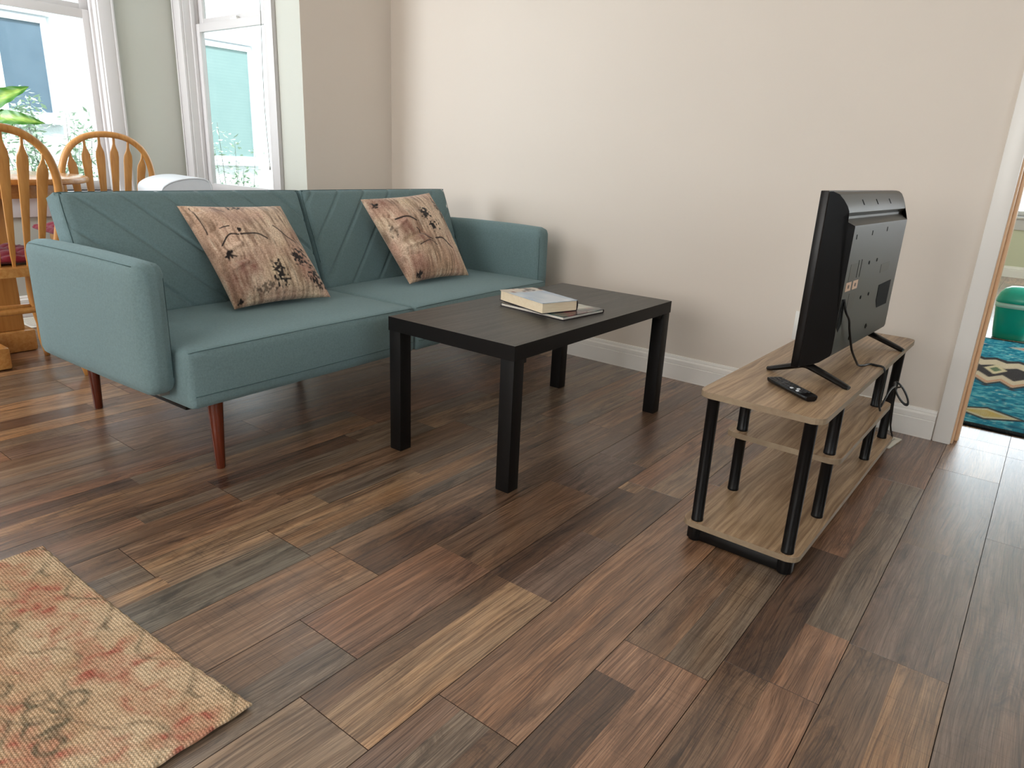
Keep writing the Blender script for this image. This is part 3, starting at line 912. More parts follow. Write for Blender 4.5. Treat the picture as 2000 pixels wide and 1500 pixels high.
# backrests: slabs leaning back, chevron channels cut in the front
BZ0, BZ1 = 0.395, 0.790
def backrest(a0, a1, kind):
    W, H, T, r = a1 - a0, (BZ1 - BZ0) / math.cos(R(21)), 0.085, 0.026
    nx, ny = 230, 110
    lean = R(21)
    b0 = 0.435
    def place(s, t, w):   # s along, t up the slab, w forward of the back face
        y = b0 + T * math.cos(lean) + t * math.sin(lean) - w * math.cos(lean)
        z = BZ0 - 0.0 + t * math.cos(lean) + w * math.sin(lean) - T * math.sin(lean)
        return (a0 + s, y, z)
    def ax(L, n):
        k = [0, r * 0.12, r * 0.35, r * 0.65]
        return k + [r + (L - 2 * r) * i / n for i in range(n + 1)] + [L - q for q in k[::-1]]
    SX, TY = ax(W, nx), ax(H, ny)
    lines = []
    for px in CH[kind]:
        lines.append(px - a0)
    V, Q, idx = [], [], {}
    for j, tt in enumerate(TY):
        for i, ss in enumerate(SX):
            dx, dy = min(ss, W - ss), min(tt, H - tt)
            w = T
            # rounded rim
            ex, ey = max(0, r - dx), max(0, r - dy)
            e = min(r, math.hypot(ex, ey))
            w -= r - math.sqrt(max(0, r * r - e * e))
            w += 0.010 * (1 - abs(2 * ss / W - 1) ** 3) * (1 - abs(2 * tt / H - 1) ** 3)
            sg = 1 if kind == 'L' else -1
            for c in lines:     # channel: passes (c, H) going down with slope
                d = abs((ss - c) * 0.80 - sg * (H - tt) * 0.80 * SLOPE[kind]) / math.hypot(1, SLOPE[kind])
                if d < 0.0075: w -= 0.0068 * (1 - d / 0.0075) ** 0.8
            idx[(i, j)] = len(V)
            V.append(place(ss, tt, w))
    nX, nY = len(SX), len(TY)
    for j in range(nY - 1):
        for i in range(nX - 1):
            Q.append((idx[(i, j)], idx[(i + 1, j)], idx[(i + 1, j + 1)], idx[(i, j + 1)]))
    # rim to the back face
    ring = [(i, 0) for i in range(nX)] + [(nX - 1, j) for j in range(1, nY)] + [(i, nY - 1) for i in range(nX - 2, -1, -1)] + [(0, j) for j in range(nY - 2, 0, -1)]
    back = []
    for i, j in ring:
        back.append(len(V))
        V.append(place(SX[i], TY[j], 0.0))
    n = len(ring)
    for k in range(n):
        k2 = (k + 1) % n
        Q.append((idx[ring[k2]], idx[ring[k]], back[k], back[k2]))
    me = bpy.data.meshes.new('backrest')
    me.from_pydata(V, [], Q + [tuple(back[::-1])])
    me.update()
    o = link('backrest', me, M['teal'], sofa, True, 50)
    # piped seam near the rim
    e = 0.016
    pts = [place(s, t, T - 0.0085) for s, t in ((0.005, 0.12), (0.005, H * 0.5), (0.005, H - 0.03), (0.014, H - 0.010), (0.04, H - 0.005), (W * 0.5, H - 0.004), (W - 0.04, H - 0.005), (W - 0.014, H - 0.010), (W - 0.005, H - 0.03), (W - 0.005, H * 0.5), (W - 0.005, 0.12))]
    seam(o, catmull(pts, 5), r=0.0012)
CH = {'L': [-0.16, -0.02, 0.12, 0.262, 0.399, 0.542, 0.695, 0.839], 'R': [1.055, 1.196, 1.343, 1.494, 1.645, 1.795, 1.945, 2.09]}
SLOPE = {'L': 1.05, 'R': 0.90}
backrest(0.088, 0.978, 'L')
backrest(0.988, 1.874, 'R')

# base frame, brackets, legs
box_obj('base_frame', (0.12, SL - 0.12, 0.04, 0.62, 0.205, 0.2345), M['tv_black'], sofa, 0.004)
for a in (0.045, SL - 0.045):
    box_obj('bracket', (a + (0.01 if a < 1 else -0.03), a + (0.045 if a < 1 else 0.005) , 0.05, 0.60, 0.262, 0.2795), M['steel'], sofa, 0.002)
def sofa_leg(a, b, top, splay):
    bm = bmesh.new()
    add_lathe(bm, [(0.0125, 0.0), (0.0140, 0.003), (0.0195, top * 0.6), (0.0235, top)], 24, Matrix.Translation((a, b, 0)) @ Matrix.Shear('XY', 4, (splay[0], splay[1])))
    finish('leg', bm, M['walnut'], sofa, True, 50)
sofa_leg(0.205, 0.030, 0.2340, (0, 0))
sofa_leg(SL - 0.205, 0.030, 0.2340, (0, 0))
box_obj('rear_frame', (0.16, SL - 0.16, 0.58, 0.85, 0.285, 0.345), M['tv_black'], sofa, 0.004)
sofa_leg(0.212, 0.81, 0.2855, (0, 0))
sofa_leg(SL - 0.212, 0.81, 0.2855, (0, 0))
sofa_leg(0.983, 0.65, 0.2855, (0, 0))

# ------------------------------------------------------------------ throw pillows
def vnoise(x, y, s, seed=0):
    rng = np.random.RandomState(seed)
    G = rng.rand(64, 64)
    X, Y = x * s, y * s
    xi, yi = np.floor(X).astype(int), np.floor(Y).astype(int)
    fx, fy = X - xi, Y - yi
    fx, fy = fx * fx * (3 - 2 * fx), fy * fy * (3 - 2 * fy)
    g = lambda a, b: G[a % 64, b % 64]
    return (g(xi, yi) * (1 - fx) + g(xi + 1, yi) * fx) * (1 - fy) + (g(xi, yi + 1) * (1 - fx) + g(xi + 1, yi + 1) * fx) * fy

def segdist(x, y, pts):
    d = np.full(x.shape, 9.0)
    for (ax, ay), (bx, by) in zip(pts[:-1], pts[1:]):
        vx, vy = bx - ax, by - ay
        t = np.clip(((x - ax) * vx + (y - ay) * vy) / (vx * vx + vy * vy + 1e-12), 0, 1)
        d = np.minimum(d, np.hypot(x - ax - t * vx, y - ay - t * vy))
    return d

def mixc(c, col, f):
    f = np.clip(f, 0, 1)[..., None]
    return c * (1 - f) + np.array(srgb(*col)) * f

def pillow(name, label, BL, BR, TR, TL, thick, seed, strokes, blots, reds, wrinkles):
    n = 170
    BL, BR, TR, TL = map(np.array, (BL, BR, TR, TL))
    u = np.linspace(0, 1, n + 1)
    # finer rows near the edge
    u = 0.5 - 0.5 * np.cos(np.pi * u) * (0.35 + 0.65 * np.abs(np.cos(np.pi * u)) ** 0) if False else u
    U, Vv = np.meshgrid(u, u, indexing='ij')
    nrm = np.cross(BR - BL, TL - BL); nrm = nrm / np.linalg.norm(nrm)
    # edges bow inward between the corners
    pin = 0.035
    Uc = U + pin * (0.5 - U) * 2 * (4 * Vv * (1 - Vv)) * np.abs(2 * U - 1)
    Vc = Vv + pin * (0.5 - Vv) * 2 * (4 * U * (1 - U)) * np.abs(2 * Vv - 1)
    P = (BL[None, None] * ((1 - Uc) * (1 - Vc))[..., None] + BR * (Uc * (1 - Vc))[..., None] + TR * (Uc * Vc)[..., None] + TL * ((1 - Uc) * Vc)[..., None])
    prof = lambda a: np.clip(1 - np.abs(2 * a - 1) ** 2.4, 0, 1) ** 0.50
    hgt = prof(U) * prof(Vv) * thick / 2
    edge = np.minimum(np.minimum(U, 1 - U), np.minimum(Vv, 1 - Vv))
    wr = np.zeros_like(U)
    for (pa, pb, wid, amp) in wrinkles:
        d = segdist(U, Vv, [pa, pb])
        wr += 1.5 * amp * np.exp(-(d / wid) ** 2)
    wr += (vnoise(U, Vv, 6, seed + 2) - 0.5) * 0.010 + (vnoise(U, Vv, 13, seed + 3) - 0.5) * 0.004
    wr *= np.clip(edge * 8, 0, 1)
    seamd = -0.0035 * np.exp(-((edge - 0.028) / 0.010) ** 2)
    front = P + nrm * (hgt + wr + seamd)[..., None]
    backp = P - nrm * (hgt * 0.75)[..., None]
    # printed pattern
    c = np.ones(U.shape + (3,)) * np.array(srgb(228, 202, 178))
    c = mixc(c, (190, 154, 132), vnoise(U, Vv, 3.2, seed + 5) * 1.3 - 0.35)
    c = mixc(c, (232, 212, 180), vnoise(U, Vv, 4.5, seed + 6) * 1.6 - 0.7)
    c = mixc(c, (204, 158, 126), vnoise(U, Vv, 2.6, seed + 7) * 1.6 - 0.8)
    st = vnoise(U * 1.0 + 0.0, Vv * 0.12, 46, seed + 8)
    c = mixc(c, (140, 114, 94), (st - 0.52) * 2.0)
    c = mixc(c, (244, 226, 200), (0.42 - st) * 2.0)
    st2 = vnoise(U, Vv * 0.2, 62, seed + 12)
    c = mixc(c, (104, 84, 72), (st2 - 0.62) * 1.6)
    c = mixc(c, (214, 168, 150), vnoise(U, Vv, 5, seed + 13) * 1.4 - 0.75)
    for x, y, rx, ry, s in reds:
        c = mixc(c, (140, 92, 82), 0.8 * s * np.exp(-(((U - x) / rx) ** 2 + ((Vv - y) / ry) ** 2)) * (0.5 + vnoise(U, Vv, 18, seed + 9)))
    sp = 0.45 * vnoise(U, Vv, 38, seed + 10) + 0.55 * vnoise(U, Vv, 60, seed + 11)
    sp = (sp - 0.5) * 1.35 + 0.5
    for x, y, rx, ry, s in blots:
        m = np.exp(-(((U - x) / rx) ** 2 + ((Vv - y) / ry) ** 2))
        c = mixc(c, (38, 32, 32), s * np.clip((sp * m - 0.30) * 6, 0, 1))
    for pts, wd in strokes:
        cv = [(p.x, p.y) for p in catmull([(a, b, 0) for a, b in pts], 6)]
        d = segdist(U, Vv, cv)
        c = mixc(c, (34, 26, 28), np.clip(1.6 - d / wd, 0, 1))
    rnd = np.random.RandomState(seed)
    base = np.array([(BL[0] + BR[0]) / 2, (BL[1] + BR[1]) / 2, min(BL[2], BR[2])])
    N = (n + 1) ** 2
    V = np.concatenate([(front - base).reshape(-1, 3), (backp - base).reshape(-1, 3)])
    C = np.concatenate([c.reshape(-1, 3)] * 2)
    C = np.concatenate([C, np.ones((len(C), 1))], 1)
    Q = []
    I = lambda i, j: i * (n + 1) + j
    for i in range(n):
        for j in range(n):
            Q.append((I(i, j), I(i + 1, j), I(i + 1, j + 1), I(i, j + 1)))
            Q.append((N + I(i, j), N + I(i, j + 1), N + I(i + 1, j + 1), N + I(i + 1, j)))
    me = mesh_from_grid(name, V, Q, C)
    bm = bmesh.new(); bm.from_mesh(me)
    bmesh.ops.remove_doubles(bm, verts=bm.verts[:], dist=0.0004)
    bm.to_mesh(me); bm.free()
    o = link(name, me, attr_mat('pillow_print', 0.8, 0.25, grain=(190, 190, 190), sheen=0.2), None, True)
    o.location = base
    tag(o, label, 'pillow', 'printed pillows on the sofa')
    return o
pillow('throw_pillow', 'tan printed throw pillow leaning on the left half of the teal sofa', (1.078, -1.700, 0.422), (1.108, -1.330, 0.424), (0.812, -1.322, 0.730), (0.806, -1.722, 0.738), 0.165, 3,
       [([(0.10, 0.52), (0.20, 0.60), (0.28, 0.585)], 0.006), ([(0.30, 0.585), (0.45, 0.575), (0.52, 0.52)], 0.007), ([(0.66, 0.66), (0.74, 0.56), (0.84, 0.50)], 0.006), ([(0.84, 0.55), (0.93, 0.42), (0.97, 0.10)], 0.004),
        ([(0.16, 0.68), (0.24, 0.68)], 0.005), ([(0.10, 0.44), (0.17, 0.40)], 0.006), ([(0.22, 0.93), (0.30, 0.86)], 0.004), ([(0.06, 0.95), (0.05, 0.66)], 0.004)],
       [(0.12, 0.42, 0.05, 0.05, 1), (0.30, 0.63, 0.05, 0.03, 1), (0.42, 0.93, 0.12, 0.05, 1), (0.50, 0.18, 0.10, 0.18, 1), (0.80, 0.34, 0.14, 0.16, 1), (0.88, 0.14, 0.16, 0.12, 1), (0.05, 0.03, 0.05, 0.04, 1), (0.30, 0.08, 0.2, 0.06, 0.7)],
       [(0.24, 0.30, 0.12, 0.09, 1.0), (0.10, 0.18, 0.10, 0.10, 0.7), (0.90, 0.60, 0.07, 0.12, 0.6), (0.30, 0.85, 0.12, 0.10, 0.4), (0.85, 0.20, 0.14, 0.12, 0.5)],
       [((0.04, 0.44), (0.26, 0.50), 0.022, 0.006), ((0.02, 0.36), (0.24, 0.37), 0.018, -0.006), ((0.02, 0.28), (0.25, 0.33), 0.02, 0.006), ((0.04, 0.64), (0.16, 0.70), 0.02, -0.006), ((0.0, 0.98), (0.10, 0.90), 0.02, -0.008), ((0.0, 0.0), (0.12, 0.10), 0.03, 0.004)])
pillow('throw_pillow', 'tan printed throw pillow leaning on the right half of the teal sofa', (1.080, -0.900, 0.422), (1.085, -0.532, 0.424), (0.830, -0.535, 0.775), (0.822, -0.938, 0.750), 0.165, 23,
       [([(0.14, 0.66), (0.28, 0.66), (0.38, 0.60)], 0.008), ([(0.34, 0.52), (0.40, 0.42), (0.48, 0.37)], 0.006), ([(0.54, 0.38), (0.66, 0.37), (0.76, 0.26)], 0.008), ([(0.26, 0.33), (0.44, 0.36), (0.52, 0.30)], 0.004), ([(0.93, 0.42), (0.98, 0.36)], 0.006), ([(0.92, 0.86), (0.86, 0.62)], 0.006)],
       [(0.56, 0.68, 0.10, 0.10, 1), (0.60, 0.52, 0.10, 0.09, 1), (0.88, 0.74, 0.08, 0.18, 0.9), (0.06, 0.88, 0.06, 0.05, 1), (0.14, 0.05, 0.06, 0.05, 1), (0.06, 0.55, 0.05, 0.1, 0.6)],
       [(0.14, 0.90, 0.12, 0.10, 0.8), (0.22, 0.52, 0.10, 0.10, 1.0), (0.34, 0.40, 0.14, 0.08, 0.9), (0.18, 0.10, 0.16, 0.12, 0.8), (0.94, 0.55, 0.07, 0.16, 0.7)],
       [((0.02, 0.40), (0.40, 0.47), 0.022, -0.007), ((0.02, 0.34), (0.30, 0.36), 0.018, 0.005), ((0.04, 0.55), (0.24, 0.62), 0.02, 0.006), ((0.04, 0.74), (0.12, 0.70), 0.015, -0.007), ((0.0, 1.0), (0.1, 0.88), 0.02, -0.008), ((0.05, 0.04), (0.16, 0.08), 0.015, -0.006), ((0.03, 0.28), (0.22, 0.24), 0.016, -0.005)])

# ------------------------------------------------------------------ coffee table
table = thing('coffee_table', 'black rectangular coffee table with square legs and wood grain top', 'table', (2.0743, -1.4634, 0), 0.0072)
TL_, TW_ = 0.994, 0.504
bm = bmesh.new()
add_box(bm, -TW_, 0, 0, TL_, 0.4485, 0.450, 0.0)
add_box(bm, -TW_, 0, 0, TL_, 0.4055, 0.4485, 0.0)
o = finish('tabletop', bm, [M['black_wood'], M['black_edge']], table)
for p in o.data.polygons:
    if p.normal.z < 0.9: p.material_index = 1
for a, b in ((-0.050, 0.002), (-TW_ + 0.002, 0.002), (-0.050, TL_ - 0.050), (-TW_ + 0.002, TL_ - 0.050)):
    box_obj('leg', (a, a + 0.048, b, b + 0.048, 0.0, 0.4056), M['black_edge'], table, 0.0015)
for a, b in ((-0.050, 0.050), (-TW_ + 0.002, 0.050), (-0.050, TL_ - 0.073), (-TW_ + 0.002, TL_ - 0.073)):
    box_obj('corner_block', (a + 0.006, a + 0.040, b, b + 0.022, 0.388, 0.4056), M['black_edge'], table, 0.001)

# ------------------------------------------------------------------ books on the table
def book(name, label, corner, ang, w, l, z0, h, top_fn, cover, page, spine='r'):
    """corner = near fore-edge corner; width axis along ang, length axis perpendicular (away)"""
    root = thing(name, label, 'book', (corner[0], corner[1], z0), ang, 'books on the coffee table')
    ct = 0.0022
    bm = bmesh.new()
    add_box(bm, 0.003, w - 0.004, 0.003, l - 0.003, ct, h - ct)
    finish('pages', bm, page, root)
    # cover: bottom board, rounded spine, top board grid
    bm = bmesh.new()
    add_box(bm, 0, w - 0.004, 0, l, 0.0, ct)
    pts = []
    for i in range(9):
        a = -math.pi / 2 + math.pi * i / 8
        pts.append((w - 0.006 + 0.006 * math.cos(a), h / 2 + (h / 2) * math.sin(a)))
    inn = [(w - 0.006 + 0.0035 * math.cos(-math.pi / 2 + math.pi * i / 8), h / 2 + (h / 2 - ct) * math.sin(-math.pi / 2 + math.pi * i / 8)) for i in range(9)]
    t = bmesh.new()
    for y in (0, l):
        pass
    A = [t.verts.new((p, 0, q)) for p, q in pts]; B = [t.verts.new((p, l, q)) for p, q in pts]
    Ai = [t.verts.new((p, 0, q)) for p, q in inn]; Bi = [t.verts.new((p, l, q)) for p, q in inn]
    for i in range(8):
        t.faces.new((A[i], A[i + 1], B[i + 1], B[i])); t.faces.new((Ai[i + 1], Ai[i], Bi[i], Bi[i + 1]))
        t.faces.new((A[i + 1], A[i], Ai[i], Ai[i + 1])); t.faces.new((B[i], B[i + 1], Bi[i + 1], Bi[i]))
    merge(bm, t)
    finish('cover', bm, cover, root, True, 40)
    nx, ny = 60, 84
    U, Vv = np.meshgrid(np.linspace(0, 1, nx + 1), np.linspace(0, 1, ny + 1), indexing='ij')
    c = top_fn(U, Vv)
    N = (nx + 1) * (ny + 1)
    V = [(u * (w - 0.004), v * l, h) for u, v in zip(U.ravel(), Vv.ravel())] + [(u * (w - 0.004), v * l, h - ct) for u, v in zip(U.ravel(), Vv.ravel())]
    I = lambda i, j: i * (ny + 1) + j
    Q = [(I(i, j), I(i + 1, j), I(i + 1, j + 1), I(i, j + 1)) for i in range(nx) for j in range(ny)]
    for i in range(nx):
        Q += [(I(i + 1, 0), I(i, 0), N + I(i, 0), N + I(i + 1, 0)), (I(i, ny), I(i + 1, ny), N + I(i + 1, ny), N + I(i, ny))]
    for j in range(ny):
        Q += [(I(0, j), I(0, j + 1), N + I(0, j + 1), N + I(0, j))]
    C = np.concatenate([c.reshape(-1, 3)] * 2); C = np.concatenate([C, np.ones((len(C), 1))], 1)
    link('front_cover', mesh_from_grid('front_cover', V, Q, C), M['book_cover'], root)
    return root
def cover_hard(U, V):
    c = np.ones(U.shape + (3,)) * np.array(srgb(196, 206, 216))
    c = mixc(c, (150, 172, 196), vnoise(U, V, 3, 1) * 1.5 - 0.5)
    c = mixc(c, (226, 226, 226), vnoise(U, V, 4, 2) * 1.6 - 0.7)
    top = np.clip((V - 0.70) * 9, 0, 1)
    c = mixc(c, (206, 192, 176), top)
    c = mixc(c, (146, 70, 56), top * np.clip(vnoise(U, V, 11, 3) * 3 - 1.7, 0, 1))
    c = mixc(c, (60, 52, 50), top * np.clip(vnoise(U, V, 9, 4) * 4 - 2.7, 0, 1))
    d = segdist(U, V, [(0.45, 0.80), (0.60, 0.84), (0.72, 0.78), (0.80, 0.82)])
    c = mixc(c, (70, 60, 56), np.clip(1.8 - d / 0.02, 0, 1))
    return c
def cover_thin(U, V):
    c = np.ones(U.shape + (3,)) * np.array(srgb(54, 50, 54))
    c = mixc(c, (40, 74, 74), np.clip(vnoise(U, V, 5, 8) * 3 - 1.4, 0, 1))
    c = mixc(c, (120, 40, 52), np.clip(vnoise(U, V, 6, 9) * 3 - 1.7, 0, 1))
    c = mixc(c, (206, 204, 190), np.clip((U - 0.52) * 8, 0, 1) * np.clip((V - 0.10) * 8, 0, 1))
    c = mixc(c, (170, 172, 160), np.clip((U - 0.52) * 8, 0, 1) * np.clip(vnoise(U, V, 8, 10) * 2 - 1, 0, 1))
    return c
M['page'] = wood('cream_pages', (244, 228, 200), (228, 206, 172), 'x', 6, 0.8)
M['page_white'] = wood('white_pages', (232, 226, 216), (214, 204, 190), 'x', 6, 0.8)
M['cover_dark'] = plastic('dark_book_cover', (40, 30, 36), 0.3)
M['cover_navy'] = plastic('navy_book_cover', (26, 24, 30), 0.3)
def bframe(A, B):
    return math.atan2(B[1] - A[1], B[0] - A[0])
# lower, larger and thinner book: near corner, right corner
LA, LB = (1.981, -1.088), (2.003, -0.868)
# upper hardcover
UA, UB = (1.910, -1.108), (1.956, -0.965)
def oriented_book(name, label, A, B, length, z0, h, fn, cover, page):
    ang = bframe(A, B)
    w = math.hypot(B[0] - A[0], B[1] - A[1])
    return book(name, label, A, ang, w, length, z0, h, fn, cover, page)
oriented_book('thin_book', 'thin dark-covered book lying under the hardcover on the coffee table', LA, LB, 0.285, 0.4502, 0.0120, cover_thin, M['cover_dark'], M['page_white'])
oriented_book('hardcover_book', 'thick pale blue hardcover book lying on top of the thin dark book', UA, UB, 0.253, 0.4624, 0.0365, cover_hard, M['cover_navy'], M['page'])

# ------------------------------------------------------------------ TV stand
ST = 0.4137
stand = thing('tv_stand', 'low three-shelf television stand with grey oak boards and black tubes', 'tv stand', (2.8632, -1.3485, 0), -0.0116)
SLn, SWd = 1.107, 0.301
def board(name, a0, a1, b0, b1, z0, z1, r):
    bm = bmesh.new()
    add_plate(bm, rrect(a0, a1, b0, b1, r), z0, z1, 0.0012)
    o = finish(name, bm, [M['stand_wood'], M['stand_edge']], stand)
    for p in o.data.polygons:
        if abs(p.normal.z) < 0.5: p.material_index = 1
board('top_board', -SWd, 0, 0, SLn, ST - 0.0155, ST, 0.028)
board('middle_shelf', -SWd, 0.004, 0.232, 0.875, 0.226, 0.2415, 0.028)
board('bottom_board', -SWd, 0, 0, SLn, 0.0415, 0.057, 0.028)
def tube(a, b, z0, z1):
    bm = bmesh.new()
    add_lathe(bm, [(0.0152, z0), (0.0156, z0 + 0.001), (0.0156, z0 + 0.006), (0.0150, z0 + 0.007), (0.0150, z1 - 0.007), (0.0156, z1 - 0.006), (0.0156, z1 - 0.001), (0.0152, z1)], 28, Matrix.Translation((a, b, 0)))
    finish('tube', bm, M['black_tube'], stand, True, 40)
for a in (-0.031, -SWd + 0.035):
    for b in (0.022, SLn - 0.052):
        tube(a, b, 0.057, ST - 0.0155)
    for b in (0.268, 0.795):
        tube(a, b, 0.057, 0.226)
        tube(a, b, 0.2415, ST - 0.0155)
for a in (-0.031, -SWd + 0.035):
    for b in (0.022, SLn * 0.5, SLn - 0.052):
        bm = bmesh.new()
        add_lathe(bm, [(0.013, 0.0), (0.017, 0.003), (0.019, 0.02), (0.019, 0.0416)], 20, Matrix.Translation((a, b, 0)))
        finish('foot', bm, M['black_tube'], stand, True, 40)
box_obj('foot_rail', (-SWd + 0.016, -0.012, 0.012, 0.034, 0.004, 0.0416), M['black_tube'], stand, 0.002)
box_obj('foot_rail', (-SWd + 0.016, -0.012, SLn - 0.06, SLn - 0.038, 0.004, 0.0416), M['black_tube'], stand, 0.002)

# ------------------------------------------------------------------ television
tv = thing('television', 'flat television seen from behind, standing on the oak stand on two feet', 'television', (2.705, -1.085, ST), -0.0486)
TVW, TZ0, TZ1 = 0.675, 0.452 - ST, 0.900 - ST
z = lambda v: v - ST
bm = bmesh.new()
add_box(bm, -0.004, 0.016, 0, TVW, TZ0, TZ1, 0.002)
finish('bezel', bm, M['tv_black'], tv, True, 40)
box_obj('screen', (-0.0055, -0.0035, 0.010, TVW - 0.010, TZ0 + 0.016, TZ1 - 0.010), M['tv_screen'], tv)
prof = [(0.012, z(0.8985)), (0.022, z(0.8990)), (0.034, z(0.893)), (0.044, z(0.880)), (0.052, z(0.866)), (0.0565, z(0.854)), (0.0570, z(0.850)), (0.0485, z(0.840)), (0.0490, z(0.834)), (0.0610, z(0.826)),
        (0.0720, z(0.819)), (0.0725, z(0.815)), (0.0725, z(0.560)), (0.0735, z(0.540)), (0.0735, z(0.492)), (0.071, z(0.484)), (0.052, z(0.466)), (0.034, z(0.458)), (0.012, z(0.455))]
t = bmesh.new()
draft = 1.05
A, B = [], []
for x, zz in prof:
    e = 0.002 + max(0, x - 0.012) * draft
    A.append(t.verts.new((x, e, zz))); B.append(t.verts.new((x, TVW - e, zz)))
n = len(prof)
for i in range(n - 1):
    t.faces.new((A[i], A[i + 1], B[i + 1], B[i]))
t.faces.new(A[::-1]); t.faces.new(B)
t.faces.new((A[0], B[0], B[-1], A[-1]))
bmesh.ops.triangulate(t, faces=[f for f in t.faces if len(f.verts) > 4])
bm = bmesh.new(); merge(bm, t)
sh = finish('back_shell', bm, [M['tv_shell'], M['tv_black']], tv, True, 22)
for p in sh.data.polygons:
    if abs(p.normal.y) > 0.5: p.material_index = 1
X = 0.0725
def tvbox(name, y0, y1, za, zb, d0, d1, mat, parent=None, bev=0.0):
    return box_obj(name, (X + d0, X + d1, y0, y1, z(za), z(zb)), M[mat], parent or tv, bev)
for y, zz in ((0.265, 0.714), (0.343, 0.716), (0.247, 0.620), (0.325, 0.621)):
    bm = bmesh.new()
    add_lathe(bm, [(0.0050, 0.0), (0.0050, 0.0012)], 16, Matrix.Translation((X, y, z(zz))) @ Matrix.Rotation(R(90), 4, 'Y'))
    finish('mounting_hole', bm, M['hole'], tv)
def tvpoly(name, pts, d0, d1, mat, parent=None):
    bm = bmesh.new()
    add_extrude(bm, [(y, z(zz)) for y, zz in pts], X + d0, X + d1, lambda p, q, a: (a, p, q))
    bmesh.ops.recalc_face_normals(bm, faces=bm.faces[:])
    return finish(name, bm, M[mat], parent or tv)
tvpoly('port_recess', [(0.072, 0.634), (0.100, 0.632), (0.106, 0.565), (0.086, 0.545), (0.068, 0.560)], 0.0, 0.0010, 'hole')
tvpoly('side_recess', [(0.425, 0.636), (0.560, 0.640), (0.560, 0.566), (0.450, 0.566), (0.428, 0.590)], 0.0, 0.0010, 'hole')
tvpoly('rating_plate', [(0.405, 0.698), (0.500, 0.700), (0.500, 0.676), (0.405, 0.674)], 0.0, 0.0006, 'tv_print')
tvpoly('rating_plate', [(0.128, 0.643), (0.185, 0.643), (0.185, 0.598), (0.128, 0.598)], 0.0, 0.0005, 'tv_print')
tvpoly('rating_plate', [(0.095, 0.722), (0.150, 0.722), (0.150, 0.676), (0.095, 0.676)], 0.0, 0.0005, 'tv_print')
for y in (0.162, 0.188):
    tvpoly('cover_groove', [(y, 0.728), (y + 0.004, 0.728), (y + 0.004, 0.682), (y, 0.682)], 0.0, 0.0004, 'hole')
for k, y in enumerate((0.083, 0.143)):
    st = tvpoly('sticker', [(y, 0.675), (y + 0.045, 0.675), (y + 0.045, 0.652), (y, 0.652)], 0.0, 0.0007, 'sticker')
    tvpoly('mark', [(y + 0.015, 0.668), (y + 0.028, 0.668), (y + 0.028, 0.659), (y + 0.015, 0.659)], 0.0007, 0.0010, 'sticker_ink', st)
for y, zz in ((0.096, 0.791), (0.240, 0.795), (0.390, 0.799)):
    tvpoly('screw_hole', [(y - 0.003, zz + 0.006), (y + 0.003, zz + 0.006), (y + 0.003, zz - 0.006), (y - 0.003, zz - 0.006)], 0.0, 0.0006, 'hole')
for y in (0.19, 0.325, 0.462):
    bm = bmesh.new()
    Mx = Matrix.Translation((0.0478, y, z(0.8730))) @ Matrix.Rotation(R(-30), 4, 'Y')
    add_box(bm, -0.0010, 0.0010, -0.0032, 0.0032, -0.0075, 0.0075, 0.0, M=Mx)
    finish('vent_slot', bm, M['hole'], tv)
for y, zz in ((0.209, 0.512), (0.365, 0.522)):
    bm = bmesh.new()
    add_lathe(bm, [(0.0075, 0.0), (0.0075, 0.0018), (0.0045, 0.0022), (0.004, 0.0008)], 16, Matrix.Translation((0.0735, y, z(zz))) @ Matrix.Rotation(R(90), 4, 'Y'))
    finish('screw_boss', bm, M['tv_black'], tv, True, 40)
def tvfoot(y):
    bm = bmesh.new()
    pts = [(-0.082, y + 0.012, 0.006), (-0.070, y + 0.011, 0.0075), (-0.010, y + 0.002, 0.030), (0.018, y, 0.040), (0.045, y - 0.001, 0.034), (0.125, y - 0.008, 0.0085), (0.140, y - 0.010, 0.0045)]
    cv = catmull(pts, 6)
    rad = [0.0060 + 0.0065 * math.sin(math.pi * min(1, i / len(cv))) for i in range(len(cv))]
    add_tube(bm, cv, rad, 10, flat=(1.35, 0.75), up=(0, 0, 1))
    add_box(bm, 0.005, 0.032, y - 0.008, y + 0.008, 0.034, 0.050, 0.002)
    finish('stand_foot', bm, M['tv_black'], tv, True, 50)
tvfoot(0.045)
tvfoot(0.622)

# power cable (from the port down, over the stand's edge, then gathered in loops)
def w2(y, zz, d=0.076):    # tv-local to world
    c, s = math.cos(-0.0486), math.sin(-0.0486)
    return (2.705 + d * c - y * s, -1.085 + d * s + y * c, zz)
cable = [w2(0.090, 0.632, 0.073), w2(0.100, 0.600, 0.080), w2(0.128, 0.575, 0.085), w2(0.155, 0.545, 0.084), w2(0.185, 0.505, 0.086), w2(0.20, 0.478, 0.090), w2(0.25, 0.440, 0.094), (2.812, -0.800, 0.421), (2.822, -0.770, 0.4165), (2.831, -0.742, 0.4165), (2.850, -0.745, 0.4170), (2.868, -0.748, 0.4160),
         (2.876, -0.748, 0.400), (2.876, -0.742, 0.36), (2.874, -0.735, 0.33), (2.874, -0.722, 0.30), (2.876, -0.690, 0.27)]
bm = bmesh.new()
add_tube(bm, catmull(cable, 8), 0.0032, 8)
cb = finish('power_cable', bm, M['cable'], None, True)
tag(cb, 'black cord running from the television back over the stand edge', 'cord')
loop = [(2.877, -0.700, 0.285), (2.880, -0.62, 0.315), (2.876, -0.52, 0.305), (2.868, -0.43, 0.285)]
ex, ez = 0.57, -0.82
for k in range(33):
    a = math.pi + k / 16 * 2 * math.pi
    u, v = (0.043 - 0.003 * (k > 16)) * math.cos(a), 0.0115 * math.sin(a)
    loop.append((2.882 + u * ex - v * ez, -0.362 + 0.0045 * k / 16 + 0.003 * math.sin(a), 0.246 + u * ez + v * ex))
